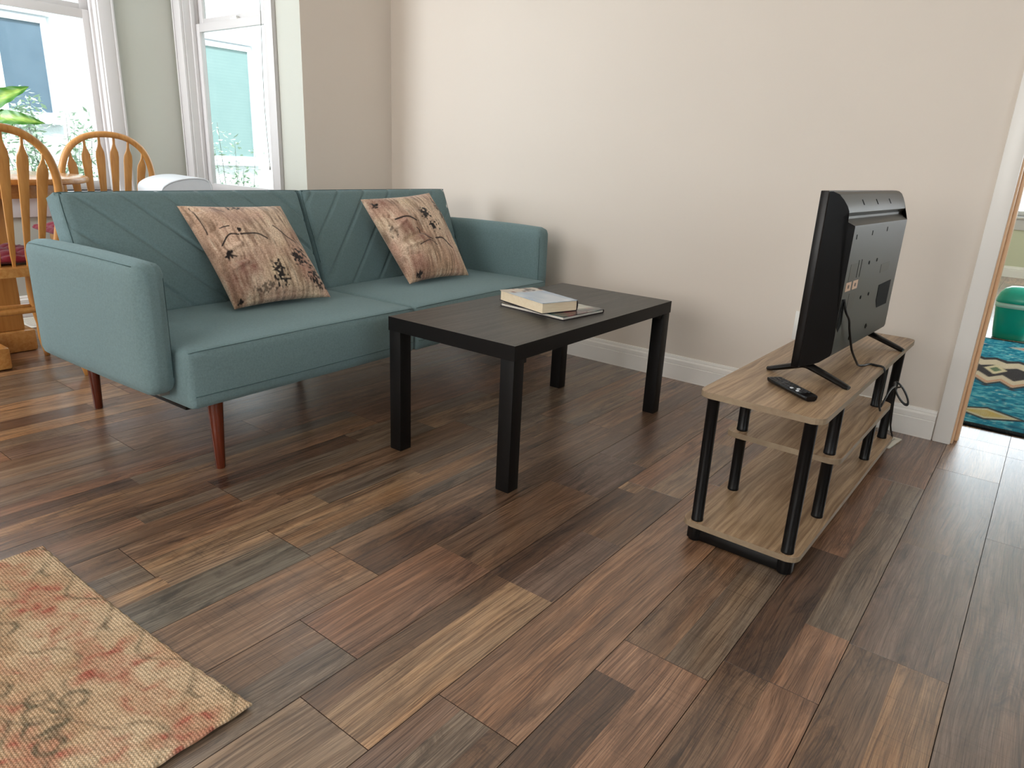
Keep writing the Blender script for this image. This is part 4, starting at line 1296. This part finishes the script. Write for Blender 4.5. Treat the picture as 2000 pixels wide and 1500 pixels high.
loop += [(2.862, -0.345, 0.22), (2.868, -0.33, 0.12), (2.86, -0.20, 0.03), (2.74, -0.07, 0.012), (2.56, -0.055, 0.02), (2.44, -0.045, 0.15), (2.44, -0.020, 0.315)]
bm = bmesh.new()
add_tube(bm, catmull(loop, 4), 0.0030, 8)
co = finish('coiled_cord', bm, M['cable'], None, True)
tag(co, 'looped bundle of black cord hanging behind the far stand tubes', 'cord')
bm = bmesh.new()
add_tube(bm, [(2.870 + 0.010 * math.cos(a), -0.362 + 0.006 * math.sin(a), 0.266 + 0.004 * math.cos(a)) for a in [k / 14 * 2 * math.pi for k in range(14)]], 0.0016, 6, True)
finish('tie', bm, M['tv_print'], co, True)

# remote control
RA = math.atan2(-0.097, 0.122)
rem = thing('remote_control', 'slim black remote control lying on the television stand', 'remote', (2.737, -1.178, ST), RA)
bm = bmesh.new()
t = bmesh.new()
L2, W2 = 0.082, 0.0215
secs = [(-L2, 0.55), (-L2 + 0.004, 0.86), (-L2 + 0.014, 1.0), (-0.03, 1.0), (0.04, 0.98), (L2 - 0.012, 0.94), (L2 - 0.003, 0.86), (L2, 0.7)]
rings = []
for x, k in secs:
    w, h = W2 * k, 0.0135 * (0.75 + 0.25 * k)
    rings.append([t.verts.new((x, yy * w, zz * h + 0.0004)) for yy, zz in ((-0.55, 0.0), (-0.90, 0.30), (-1.0, 0.72), (-0.93, 0.98), (-0.85, 1.0), (0.85, 1.0), (0.93, 0.98), (1.0, 0.72), (0.90, 0.30), (0.55, 0.0))])
for a, b in zip(rings[:-1], rings[1:]):
    for i in range(10):
        t.faces.new((a[i], a[(i + 1) % 10], b[(i + 1) % 10], b[i]))
t.faces.new(rings[0]); t.faces.new(rings[-1][::-1])
merge(bm, t)
finish('body', bm, M['tv_black'], rem, True, 35)
for i in range(11):
    for j in range(3):
        if i in (2, 3) and j != 1: continue
        x, y = -0.066 + i * 0.0118, (j - 1) * 0.0115
        bm = bmesh.new()
        add_plate(bm, rrect(x - 0.0038, x + 0.0038, y - 0.0036, y + 0.0036, 0.0016, 2), 0.0135, 0.0156, 0.0)
        finish('button', bm, M['white_plastic'] if (i in (7, 8, 9) and j != 2 and (i + j) % 2) else M['rubber_key'], rem)
bm = bmesh.new()
add_tube(bm, [(-0.0365 + 0.0105 * math.cos(a), 0.0135 * math.sin(a), 0.0142) for a in [k / 20 * 2 * math.pi for k in range(20)]], 0.0013, 6, True)
finish('direction_pad', bm, M['rubber_key'], rem, True)

# ------------------------------------------------------------------ wall outlet, floor registers
ol = thing('wall_outlet', 'white wall outlet low on the wall behind the television', 'outlet', (2.440, -0.0, 0.285))
box_obj('cover_plate', (-0.036, 0.036, -0.006, 0.0, 0.0, 0.118), M['outlet'], ol, 0.002)
for zc in (0.036, 0.082):
    box_obj('socket', (-0.017, 0.017, -0.008, -0.005, zc - 0.015, zc + 0.015), M['outlet'], ol, 0.002)
box_obj('plug', (-0.014, 0.014, -0.034, -0.0081, 0.024, 0.048), M['cable'], ol, 0.003)
def register(label, loc, rz, L, Wd, n):
    r = thing('floor_register', label, 'vent', loc, rz)
    bm = bmesh.new()
    add_box(bm, -L / 2, L / 2, -Wd / 2, -Wd / 2 + 0.016, 0.0, 0.006, 0.002)
    add_box(bm, -L / 2, L / 2, Wd / 2 - 0.016, Wd / 2, 0.0, 0.006, 0.002)
    add_box(bm, -L / 2, -L / 2 + 0.018, -Wd / 2 + 0.016, Wd / 2 - 0.016, 0.0, 0.006, 0.0015)
    add_box(bm, L / 2 - 0.018, L / 2, -Wd / 2 + 0.016, Wd / 2 - 0.016, 0.0, 0.006, 0.0015)
    finish('frame', bm, M['register'], r, True, 40)
    box_obj('duct', (-L / 2 + 0.01, L / 2 - 0.01, -Wd / 2 + 0.01, Wd / 2 - 0.01, 0.0001, 0.0012), M['metal_slot'], r)
    for i in range(n):
        x = -L / 2 + 0.018 + (L - 0.036) * (i + 0.5) / n
        box_obj('slat', (x - 0.0022, x + 0.0022, -Wd / 2 + 0.015, Wd / 2 - 0.015, 0.001, 0.0045), M['register'], r)
register('cream floor register partly under the television stand by the baseboard', (2.785, -0.155, 0.0002), R(-8) + R(90) * 0, 0.19, 0.135, 12)
register('pale floor register under the window behind the dining chair', (-1.01, -1.63, 0.0002), R(90), 0.11, 0.26, 8)

# ------------------------------------------------------------------ rugs
def grid_rug(name, label, x0, x1, y0, y1, thick, nx, ny, fn, mat, edge_fn=None, curl=None):
    U, Vv = np.meshgrid(np.linspace(0, 1, nx + 1), np.linspace(0, 1, ny + 1), indexing='ij')
    X, Y = x0 + (x1 - x0) * U, y0 + (y1 - y0) * Vv
    c = fn(X, Y, U, Vv)
    if edge_fn is not None: X, Y = edge_fn(X, Y, U, Vv)
    Z = np.full(X.shape, thick) + (vnoise(U, Vv, 9, 4) - 0.5) * 0.0015
    if curl is not None: Z = Z + curl(U, Vv)
    e = np.minimum(np.minimum(U * nx, (1 - U) * nx), np.minimum(Vv * ny, (1 - Vv) * ny))
    Z = np.where(e < 0.5, Z - thick * 0.35, Z)
    bx, by = (x0 + x1) / 2, (y0 + y1) / 2
    N = (nx + 1) * (ny + 1)
    top = np.stack([X - bx, Y - by, Z], -1).reshape(-1, 3)
    Zb = Z - thick * (0.60)
    Zb = np.maximum(Zb, 0.0003)
    bot = np.stack([X - bx, Y - by, Zb], -1).reshape(-1, 3)
    I = lambda i, j: i * (ny + 1) + j
    Q = [(I(i, j), I(i + 1, j), I(i + 1, j + 1), I(i, j + 1)) for i in range(nx) for j in range(ny)]
    Q += [(N + I(i, j), N + I(i, j + 1), N + I(i + 1, j + 1), N + I(i + 1, j)) for i in range(nx) for j in range(ny)]
    for i in range(nx):
        Q += [(I(i + 1, 0), I(i, 0), N + I(i, 0), N + I(i + 1, 0)), (I(i, ny), I(i + 1, ny), N + I(i + 1, ny), N + I(i, ny))]
    for j in range(ny):
        Q += [(I(0, j), I(0, j + 1), N + I(0, j + 1), N + I(0, j)), (I(nx, j + 1), I(nx, j), N + I(nx, j), N + I(nx, j + 1))]
    C = np.concatenate([c.reshape(-1, 3)] * 2); C = np.concatenate([C, np.ones((len(C), 1))], 1)
    o = link(name, mesh_from_grid(name, np.concatenate([top, bot]), Q, C), mat, None, True, 60)
    o.location = (bx, by, 0)
    return tag(o, label, 'rug')

def rug_fn(X, Y, U, V):
    c = np.ones(X.shape + (3,)) * np.array(srgb(228, 198, 164))
    c = mixc(c, (240, 216, 184), vnoise(X, Y, 12, 1) * 1.8 - 0.6)
    c = mixc(c, (206, 170, 136), vnoise(X, Y, 24, 2) * 1.4 - 0.7)
    def lattice(px, py, ox, oy):
        gx = (X - ox) / px; gy = (Y - oy) / py
        row = np.round(gy)
        gx2 = gx - 0.5 * (row % 2)
        return (gx2 - np.round(gx2)) * px, (gy - row) * py
    n1 = vnoise(X, Y, 42, 3)
    n2 = vnoise(X, Y, 75, 13)
    LX, LY = 0.30, 0.17
    for ox, oy, rx, ry, k, col in ((1.80, -2.70, 0.075, 0.052, 1.0, (208, 132, 112)), (1.95, -2.70, 0.060, 0.042, 0.75, (214, 154, 126)), (1.875, -2.62, 0.045, 0.03, 0.6, (214, 150, 126))):
        dx, dy = lattice(LX, LY, ox, oy)
        r = np.hypot(dx / rx, dy / ry) + (n1 - 0.5) * 0.7
        ang = np.arctan2(dy, dx)
        pet = 1 + 0.25 * np.cos(6 * ang + 0.6)
        c = mixc(c, col, k * np.clip((1.15 - r / pet) * 1.8, 0, 0.7) * (0.35 + 0.65 * n2))
        c = mixc(c, (190, 92, 84), 0.85 * k * np.clip(1.0 - np.abs(r - 0.6) * 4, 0, 1) * np.clip(n2 * 4 - 2.1, 0, 1) * 0.8)
    def stroke(f, w, s=1.0, col=(132, 124, 104)):
        nonlocal c
        c = mixc(c, col, s * np.clip(1.5 - np.abs(f) / w, 0, 0.9) * np.clip(0.15 + 1.2 * n2, 0, 1))
    for ox, oy, fl in ((1.875, -2.735, 1), (1.725, -2.66, -1)):
        ax, ay = lattice(LX, LY * 2, ox, oy)
        ax = ax * fl
        rr = np.hypot(ax, ay * 1.25)
        a2 = np.arctan2(ay, ax)
        stroke(rr - 0.036 - 0.009 * np.cos(3 * a2), 0.006)
        stroke(np.hypot(ax - 0.060, ay - 0.018) - 0.018, 0.005)
        stroke(np.hypot(ax + 0.062, ay + 0.016) - 0.019, 0.005)
        stroke(np.hypot(ax - 0.015, ay - 0.055) - 0.020, 0.005, 0.9)
        stroke(ay + 0.06 - 0.024 * np.sin(ax * 36), 0.0045, 0.8)
        stroke(ax * 0.7 + ay - 0.010 * np.sin(ay * 80), 0.0045, 0.6, (146, 132, 112))
        stroke(ax * 0.6 - ay + 0.03 + 0.010 * np.sin(ax * 70), 0.0045, 0.6, (146, 132, 112))
        c = mixc(c, (120, 114, 98), np.clip((0.016 - np.hypot(ax - 0.01, ay + 0.005)) * 120, 0, 0.8) * n2)
    # knotty weave speckle
    rng = np.random.RandomState(8).rand(*X.shape)
    c = c * (0.82 + 0.30 * rng)[..., None]
    return np.clip(c, 0, 1)
def rug_edge(X, Y, U, V):
    Y = Y - 0.014 * V * np.sin(np.pi * U) ** 1 * 0.6 + 0.0009 * np.sin(U * 140) * (V > 0.995) + (U - 0.5) * 0.033 * V
    X = X + 0.001 * np.sin(V * 150) * (U > 0.995)
    return X, Y
grid_rug('area_rug', 'beige and rose woven rug with grey scroll pattern at the lower left', 1.424, 2.255, -3.90, -2.432, 0.0065, 210, 370, rug_fn, M['rug'], rug_edge,
         lambda U, V: 0.008 * np.clip(U - 0.80, 0, 1) ** 1 / 0.2 * np.clip(V - 0.55, 0, 1) / 0.45)

def blue_fn(X, Y, U, V):
    c = np.ones(X.shape + (3,)) * np.array(srgb(30, 138, 168))
    c = mixc(c, (96, 190, 208), np.clip(vnoise(X, Y, 55, 21) * 3 - 1.4, 0, 1))
    c = mixc(c, (176, 214, 212), np.clip(vnoise(X, Y, 70, 22) * 5 - 3.9, 0, 1))
    c = mixc(c, (18, 96, 128), np.clip(vnoise(X, Y, 40, 23) * 3 - 1.9, 0, 1))
    y = Y
    def fx(p, o):
        g = (X - o) / p
        return (g - np.round(g)) * p
    def dia(p, ox, oy, hx, hy):
        return 1 - np.abs(fx(p, ox)) / hx - np.abs(y - oy) / hy
    q = lambda v: np.clip(v, 0, 1)
    d = dia(0.46, 3.105, 0.50, 0.125, 0.085)
    c = mixc(c, (60, 62, 64), q((d + 0.30) * 8))
    c = mixc(c, (216, 208, 176), q(d * 12))
    c = mixc(c, (208, 180, 92), q((d - 0.3) * 10) * (0.5 + 0.5 * vnoise(X, Y, 40, 25)))
    tri = np.abs(fx(0.105, 3.06)) / 0.0525
    inb = q((y - (0.98 + 0.05 * tri)) * 60) * q((1.72 - 0.05 * tri - y) * 60)
    c = mixc(c, (66, 62, 64), inb)
    z1 = q((y - (1.04 + 0.10 * tri)) * 60) * q((1.20 + 0.10 * tri - y) * 60)
    z2 = q((y - (1.50 - 0.06 * tri)) * 60) * q((1.66 - 0.06 * tri - y) * 60)
    c = mixc(c, (224, 210, 184), q(z1 + z2))
    c = mixc(c, (210, 152, 120), q((y - (1.05 + 0.10 * tri)) * 60) * q((1.11 + 0.10 * tri - y) * 60) * 0.8)
    c = mixc(c, (22, 112, 140), q((y - 1.01) * 60) * q((1.02 + 0.10 * tri - y) * 60))
    d2 = dia(0.21, 3.075, 1.40, 0.055, 0.13)
    c = mixc(c, (226, 214, 178), q(d2 * 9))
    c = mixc(c, (110, 130, 100), q((d2 - 0.45) * 9))
    d3 = dia(0.46, 3.27, 2.08, 0.17, 0.12)
    c = mixc(c, (198, 190, 180), q((d3 + 0.1) * 10))
    c = mixc(c, (206, 84, 92), q((d3 - 0.25) * 9))
    e = np.minimum(np.minimum(X - X.min(), X.max() - X), np.minimum(Y - Y.min(), Y.max() - Y))
    c = mixc(c, (12, 18, 22), np.clip((0.035 - e) * 400, 0, 1))
    return c
# rug lies in the next room, just past the doorway
grid_rug('doorway_rug', 'blue patterned rug with gold and red diamonds beyond the doorway', 2.50, 3.95, 0.282, 2.30, 0.008, 180, 250, blue_fn, M['blue_rug'])

# ------------------------------------------------------------------ bin in the next room
bin_ = thing('waste_bin', 'green plastic waste bin with domed swing lid beyond the doorway', 'bin', (3.072, 2.43, 0.0))
def soft_ring(w, d, n=36):
    out = []
    for i in range(n):
        a = 2 * math.pi * i / n
        ca, sa = math.cos(a), math.sin(a)
        k = (abs(ca) ** 3.2 + abs(sa) ** 3.2) ** (-1 / 3.2)
        out.append((w * k * ca, d * k * sa))
    return out
def loft(bm, levels, n=36, cap0=True, cap1=True):
    t = bmesh.new()
    rings = [[t.verts.new((x, y, zz)) for x, y in soft_ring(w, d, n)] for w, d, zz in levels]
    for a, b in zip(rings[:-1], rings[1:]):
        for i in range(n):
            t.faces.new((a[i], a[(i + 1) % n], b[(i + 1) % n], b[i]))
    if cap0: t.faces.new(rings[0][::-1])
    if cap1: t.faces.new(rings[-1])
    merge(bm, t)
bm = bmesh.new()
loft(bm, [(0.085, 0.065, 0.0), (0.090, 0.070, 0.006), (0.097, 0.076, 0.05), (0.105, 0.084, 0.13), (0.112, 0.090, 0.205)])
finish('body', bm, M['green_plastic'], bin_, True, 45)
bm = bmesh.new()
loft(bm, [(0.113, 0.091, 0.198), (0.116, 0.094, 0.206), (0.115, 0.093, 0.222), (0.112, 0.090, 0.228)])
finish('bag_rim', bm, M['bag'], bin_, True, 45)
bm = bmesh.new()
loft(bm, [(0.115, 0.093, 0.228), (0.117, 0.095, 0.235), (0.114, 0.093, 0.252), (0.104, 0.086, 0.285), (0.085, 0.074, 0.310), (0.055, 0.052, 0.325), (0.015, 0.015, 0.330)])
lid = finish('lid', bm, M['green_plastic'], bin_, True, 45)
bm = bmesh.new()
add_tube(bm, [(0.060 * math.cos(a), -0.082 + 0.012 * abs(math.sin(a)), 0.275 + 0.028 * math.sin(a)) for a in [k / 24 * 2 * math.pi for k in range(24)]], 0.0022, 6, True)
finish('flap_edge', bm, M['green_plastic'], lid, True)

# ------------------------------------------------------------------ dining set in the bay
dt = thing('dining_table', 'round oak dining table in the window bay', 'table', (-0.50, -1.97, 0))
bm = bmesh.new()
add_lathe(bm, [(0.455, 0.755), (0.467, 0.760), (0.470, 0.769), (0.467, 0.779), (0.457, 0.783)], 72)
finish('tabletop', bm, M['oak_x'], dt, True, 40)
bm = bmesh.new()
add_lathe(bm, [(0.37, 0.700), (0.37, 0.755)], 48, caps=True)
finish('apron', bm, M['oak_x'], dt, True, 40)
box_obj('pedestal', (-0.145, 0.050, -0.06, 0.128, 0.100, 0.701), M['oak'], dt, 0.006)
box_obj('foot', (-0.16, 0.065, -0.26, 0.165, 0.0, 0.100), M['oak_x'], dt, 0.012)
box_obj('foot', (-0.42, 0.32, -0.110, -0.020, 0.0, 0.095), M['oak_x'], dt, 0.012)

def dining_chair(loc, rz, label):
    c = thing('dining_chair', label, 'chair', loc, rz, 'oak arrow-back chairs in the bay')
    lean = 0.13
    def bk(y, zz):   # point in the leaning back plane; origin of back at x=0
        return Vector((lean * (zz - 0.46) - 0.03, y, zz))
    # seat, saddle outline
    bm = bmesh.new()
    pts = []
    for i in range(40):
        a = 2 * math.pi * i / 40
        ca, sa = math.cos(a), math.sin(a)
        k = (abs(ca) ** 3 + abs(sa) ** 3) ** (-1 / 3)
        wdt = 0.205 + 0.018 * (-ca)
        pts.append((-0.20 + 0.215 * k * ca, wdt * k * sa))
    add_plate(bm, pts, 0.428, 0.462, 0.008)
    finish('seat', bm, M['oak_x'], c, True, 40)
    # bent hoop
    hp = [(-0.165, 0.462), (-0.180, 0.54), (-0.196, 0.64), (-0.204, 0.74), (-0.196, 0.82), (-0.165, 0.895), (-0.108, 0.945), (-0.04, 0.966), (0.04, 0.966), (0.108, 0.945), (0.165, 0.895), (0.196, 0.82), (0.204, 0.74), (0.196, 0.64), (0.180, 0.54), (0.165, 0.462)]
    bm = bmesh.new()
    add_tube(bm, catmull([bk(a, b) for a, b in hp], 5), 0.0150, 12, flat=(1.0, 1.0))
    finish('hoop', bm, M['oak'], c, True)
    hz = {0.033: 0.960, 0.098: 0.943, 0.163: 0.890}
    for s in (-1, 1):
        for ty, by in ((0.033, 0.024), (0.098, 0.072), (0.163, 0.118)):
            top, bot = hz[ty], 0.455
            prof = []
            for tt, hw in ((0.0, 0.0055), (0.05, 0.006), (0.10, 0.009), (0.55, 0.0155), (0.80, 0.0200), (0.85, 0.0180), (0.90, 0.0090), (0.93, 0.0052), (1.0, 0.0050)):
                prof.append((tt, hw))
            t = bmesh.new()
            rings = []
            for tt, hw in prof:
                zz = bot + (top - bot) * tt
                yy = s * (by + (ty - by) * tt)
                p = bk(yy, zz)
                th = 0.0048
                rings.append([t.verts.new(p + Vector((dx * th, dy * hw, 0))) for dx, dy in ((-1, -0.8), (-0.6, -1), (0.6, -1), (1, -0.8), (1, 0.8), (0.6, 1), (-0.6, 1), (-1, 0.8))])
            for a, b in zip(rings[:-1], rings[1:]):
                for i in range(8):
                    t.faces.new((a[i], a[(i + 1) % 8], b[(i + 1) % 8], b[i]))
            t.faces.new(rings[0][::-1]); t.faces.new(rings[-1])
            bm = bmesh.new(); merge(bm, t)
            finish('spindle', bm, M['oak'], c, True, 35)
    legs = [((-0.05, -0.15), (0.02, -0.205)), ((-0.05, 0.15), (0.02, 0.205)), ((-0.34, -0.16), (-0.40, -0.205)), ((-0.34, 0.16), (-0.40, 0.205))]
    for (tx, ty), (bx, by) in legs:
        p0, p1 = Vector((bx, by, 0)), Vector((tx, ty, 0.43))
        n = 14
        bm = bmesh.new()
        rad = [0.011, 0.013, 0.0165, 0.018, 0.0165, 0.0135, 0.0165, 0.0185, 0.020, 0.0205, 0.0195, 0.0165, 0.0135, 0.0145, 0.014]
        add_tube(bm, [p0.lerp(p1, i / n) for i in range(n + 1)], rad, 14)
        finish('leg', bm, M['oak'], c, True)
    def st(pa, pb):
        bm = bmesh.new()
        a, b = Vector(pa), Vector(pb)
        add_tube(bm, [a.lerp(b, i / 8) for i in range(9)], [0.007, 0.009, 0.011, 0.0125, 0.013, 0.0125, 0.011, 0.009, 0.007], 10)
        finish('stretcher', bm, M['oak'], c, True)
    f = lambda k, zz: tuple(Vector((legs[k][1][0], legs[k][1][1], 0)).lerp(Vector((legs[k][0][0], legs[k][0][1], 0.43)), zz / 0.43))
    st(f(0, 0.29), f(1, 0.29)); st(f(0, 0.17), f(2, 0.17)); st(f(1, 0.17), f(3, 0.17)); st(f(2, 0.24), f(3, 0.24))
    return c
dining_chair((0.085, -2.02, 0), 0.0, 'oak arrow-back dining chair nearest the sofa arm, cut by the left edge')
dining_chair((-0.725, -1.282, 0), R(-3), 'oak arrow-back dining chair standing behind the sofa near the window wall').scale = (1, 1.05, 1)

def cushion(loc, rz, label):
    n = 48
    U, Vv = np.meshgrid(np.linspace(-1, 1, n + 1), np.linspace(-1, 1, n + 1), indexing='ij')
    rr = np.maximum(np.abs(U), np.abs(Vv))
    X, Y = U * 0.185, Vv * 0.185
    env = np.clip(1 - rr ** 5, 0, 1) ** 0.5
    gx, gy = U * 2.5, Vv * 2.5
    tuft = (0.5 + 0.5 * np.cos(gx * 2 * np.pi / 1.25)) * 0 + np.abs(np.sin(gx * np.pi)) ** 0.5 * np.abs(np.sin(gy * np.pi)) ** 0.5
    Zt = 0.018 + env * (0.014 + 0.022 * tuft)
    Zb = 0.018 - env * 0.0165
    N = (n + 1) ** 2
    V = np.concatenate([np.stack([X, Y, Zt], -1).reshape(-1, 3), np.stack([X, Y, Zb], -1).reshape(-1, 3)])
    I = lambda i, j: i * (n + 1) + j
    Q = []
    for i in range(n):
        for j in range(n):
            Q.append((I(i, j), I(i + 1, j), I(i + 1, j + 1), I(i, j + 1)))
            Q.append((N + I(i, j), N + I(i, j + 1), N + I(i + 1, j + 1), N + I(i + 1, j)))
    o = link('seat_cushion', mesh_from_grid('seat_cushion', V, Q), M['burgundy'], None, True)
    o.location = loc
    o.rotation_euler = (0, 0, rz)
    tag(o, label, 'cushion', 'burgundy tufted seat cushions')
    return o
cushion((-0.150, -2.02, 0.4625), 0.0, 'burgundy tufted cushion on the oak chair cut by the left edge')
cushion((-0.955, -1.325, 0.4625), R(-3), 'burgundy tufted cushion on the oak chair behind the sofa').scale = (1, 1.12, 1)

# ------------------------------------------------------------------ potted plant
plant = thing('potted_plant', 'green and yellow variegated leafy plant on the dining table', 'plant', (-0.62, -1.86, 0.7832))
bm = bmesh.new()
add_lathe(bm, [(0.045, 0.0), (0.050, 0.004), (0.062, 0.09), (0.066, 0.098), (0.066, 0.106), (0.058, 0.106), (0.056, 0.094)], 32)
finish('pot', bm, M['pot'], plant, True, 40)
bm = bmesh.new()
add_lathe(bm, [(0.056, 0.085), (0.056, 0.0945)], 24)
finish('soil', bm, M['soil'], plant)
def leaf(base, tip, width, side, droop, seed):
    """base/tip in plant-local coords"""
    base, tip = Vector(base), Vector(tip)
    d = tip - base
    L = d.length
    d.normalize()
    sd = Vector(side); sd = (sd - d * sd.dot(d)).normalized()
    up = sd.cross(d)
    nl, nw = 22, 12
    V, C, Q = [], [], []
    for i in range(nl + 1):
        t = i / nl
        hw = width * (math.sin(math.pi * t ** 0.8) ** 0.75) * (1 - 0.25 * t) if 0 < t < 1 else 0.0008
        cen = base + d * (L * t) + up * (droop * math.sin(math.pi * t))
        for j in range(nw + 1):
            s = j / nw * 2 - 1
            rip = 0.0030 * math.sin(t * 30 + abs(s) * 4) * abs(s)
            p = cen + sd * (hw * s) + up * (0.25 * hw * abs(s) + rip)
            V.append(p)
            q = abs(s)
            nz = 0.5 + 0.5 * math.sin(t * 43 + q * 7 + seed) * math.sin(t * 17 + q * 15 + seed * 2)
            cr = max(0, 1 - q / 0.62) * (1 if 0.06 < t < 0.86 else 0.2)
            f = min(1, max(0, cr * 1.2 * (0.35 + nz)))
            g, y = srgb(48, 106, 14), srgb(150, 176, 74)
            k = srgb(40, 96, 22)
            m = [g[a] * (1 - f) + y[a] * f for a in range(3)]
            if q < 0.07: m = list(srgb(124, 164, 70))
            if q > 0.86: m = [m[a] * 0.4 + k[a] * 0.6 for a in range(3)]
            C.append((*m, 1))
    for i in range(nl):
        for j in range(nw):
            a = i * (nw + 1) + j
            Q.append((a, a + 1, a + nw + 2, a + nw + 1))
    o = link('leaf', mesh_from_grid('leaf', V, Q, C), M['leaf'], plant, True)
    bm = bmesh.new()
    root = Vector((base.x * 0.15, base.y * 0.15, 0.09))
    add_tube(bm, catmull([root, root.lerp(base, 0.5) + Vector((0, 0, 0.015)), base, base + d * L * 0.2 + up * droop * 0.5], 5), 0.0030, 7)
    finish('petiole', bm, M['stem'], o, True)
C0 = Vector((-0.62, -1.86, 0.7852))
def pl(p): return Vector(p) - C0
leaf(pl((-0.60, -1.845, 1.030)), pl((-0.470, -1.667, 1.146)), 0.047, (0.35, -0.10, -0.9), 0.012, 1)
leaf(pl((-0.555, -1.800, 1.015)), pl((-0.385, -1.655, 0.998)), 0.034, (0.3, -0.2, -0.9), 0.020, 2)
leaf(pl((-0.58, -1.82, 1.000)), pl((-0.50, -1.745, 1.045)), 0.022, (0.5, -0.4, -0.7), 0.008, 3)
leaf(pl((-0.58, -1.83, 0.960)), pl((-0.47, -1.78, 0.985)), 0.030, (0.5, -0.4, -0.7), 0.010, 4)
for k, (a, h, L) in enumerate(((200, 0.20, 0.17), (250, 0.26, 0.18), (300, 0.19, 0.16), (160, 0.28, 0.17), (110, 0.18, 0.15), (340, 0.13, 0.13), (225, 0.32, 0.16))):
    ca, sa = math.cos(R(a)), math.sin(R(a))
    leaf((0.04 * ca, 0.04 * sa, h), ((0.04 + L) * ca, (0.04 + L) * sa, h + 0.03), 0.042, (-sa, ca, 0.15), 0.02, 5 + k)

# ------------------------------------------------------------------ white appliance behind the sofa
ap = thing('white_appliance', 'white plastic cabinet with a curved barrel top behind the sofa under the narrow window', 'appliance', (-0.19, -1.215, 0), R(-11))
top = catmull([(-0.116, 0.700, 0), (-0.111, 0.745, 0), (-0.085, 0.768, 0), (-0.045, 0.784, 0), (0.012, 0.794, 0), (0.070, 0.794, 0), (0.100, 0.782, 0), (0.112, 0.755, 0), (0.116, 0.700, 0)], 5)
arch = [(-0.110, 0.0), (-0.112, 0.69)] + [(p.x, p.y) for p in top] + [(0.112, 0.69), (0.110, 0.0)]
bm = bmesh.new()
add_extrude(bm, arch, -0.19, 0.19, lambda p, q, a: (a, p, q))
bmesh.ops.recalc_face_normals(bm, faces=bm.faces[:])
finish('housing', bm, M['white_plastic'], ap, True, 30)
bm = bmesh.new()
add_tube(bm, [(0.190, p.x * 0.97, p.y - 0.004) for p in top], 0.004, 8)
finish('front_rim', bm, M['white_plastic'], ap, True)

# ------------------------------------------------------------------ blind cord at the narrow window
bm = bmesh.new()
add_tube(bm, catmull([(-0.350, -0.583, 2.20), (-0.352, -0.583, 1.67), (-0.368, -0.583, 1.20), (-0.352, -0.583, 0.86)], 8), 0.0016, 6)
bc = finish('blind_cord', bm, M['twig'], None, True)
tag(bc, 'thin pull cord hanging in front of the narrow window', 'cord')
bm = bmesh.new()
add_lathe(bm, [(0.002, 0.845), (0.005, 0.825), (0.004, 0.862)], 10, Matrix.Translation((-0.352, -0.583, 0)))
finish('tassel', bm, M['outlet'], bc, True)
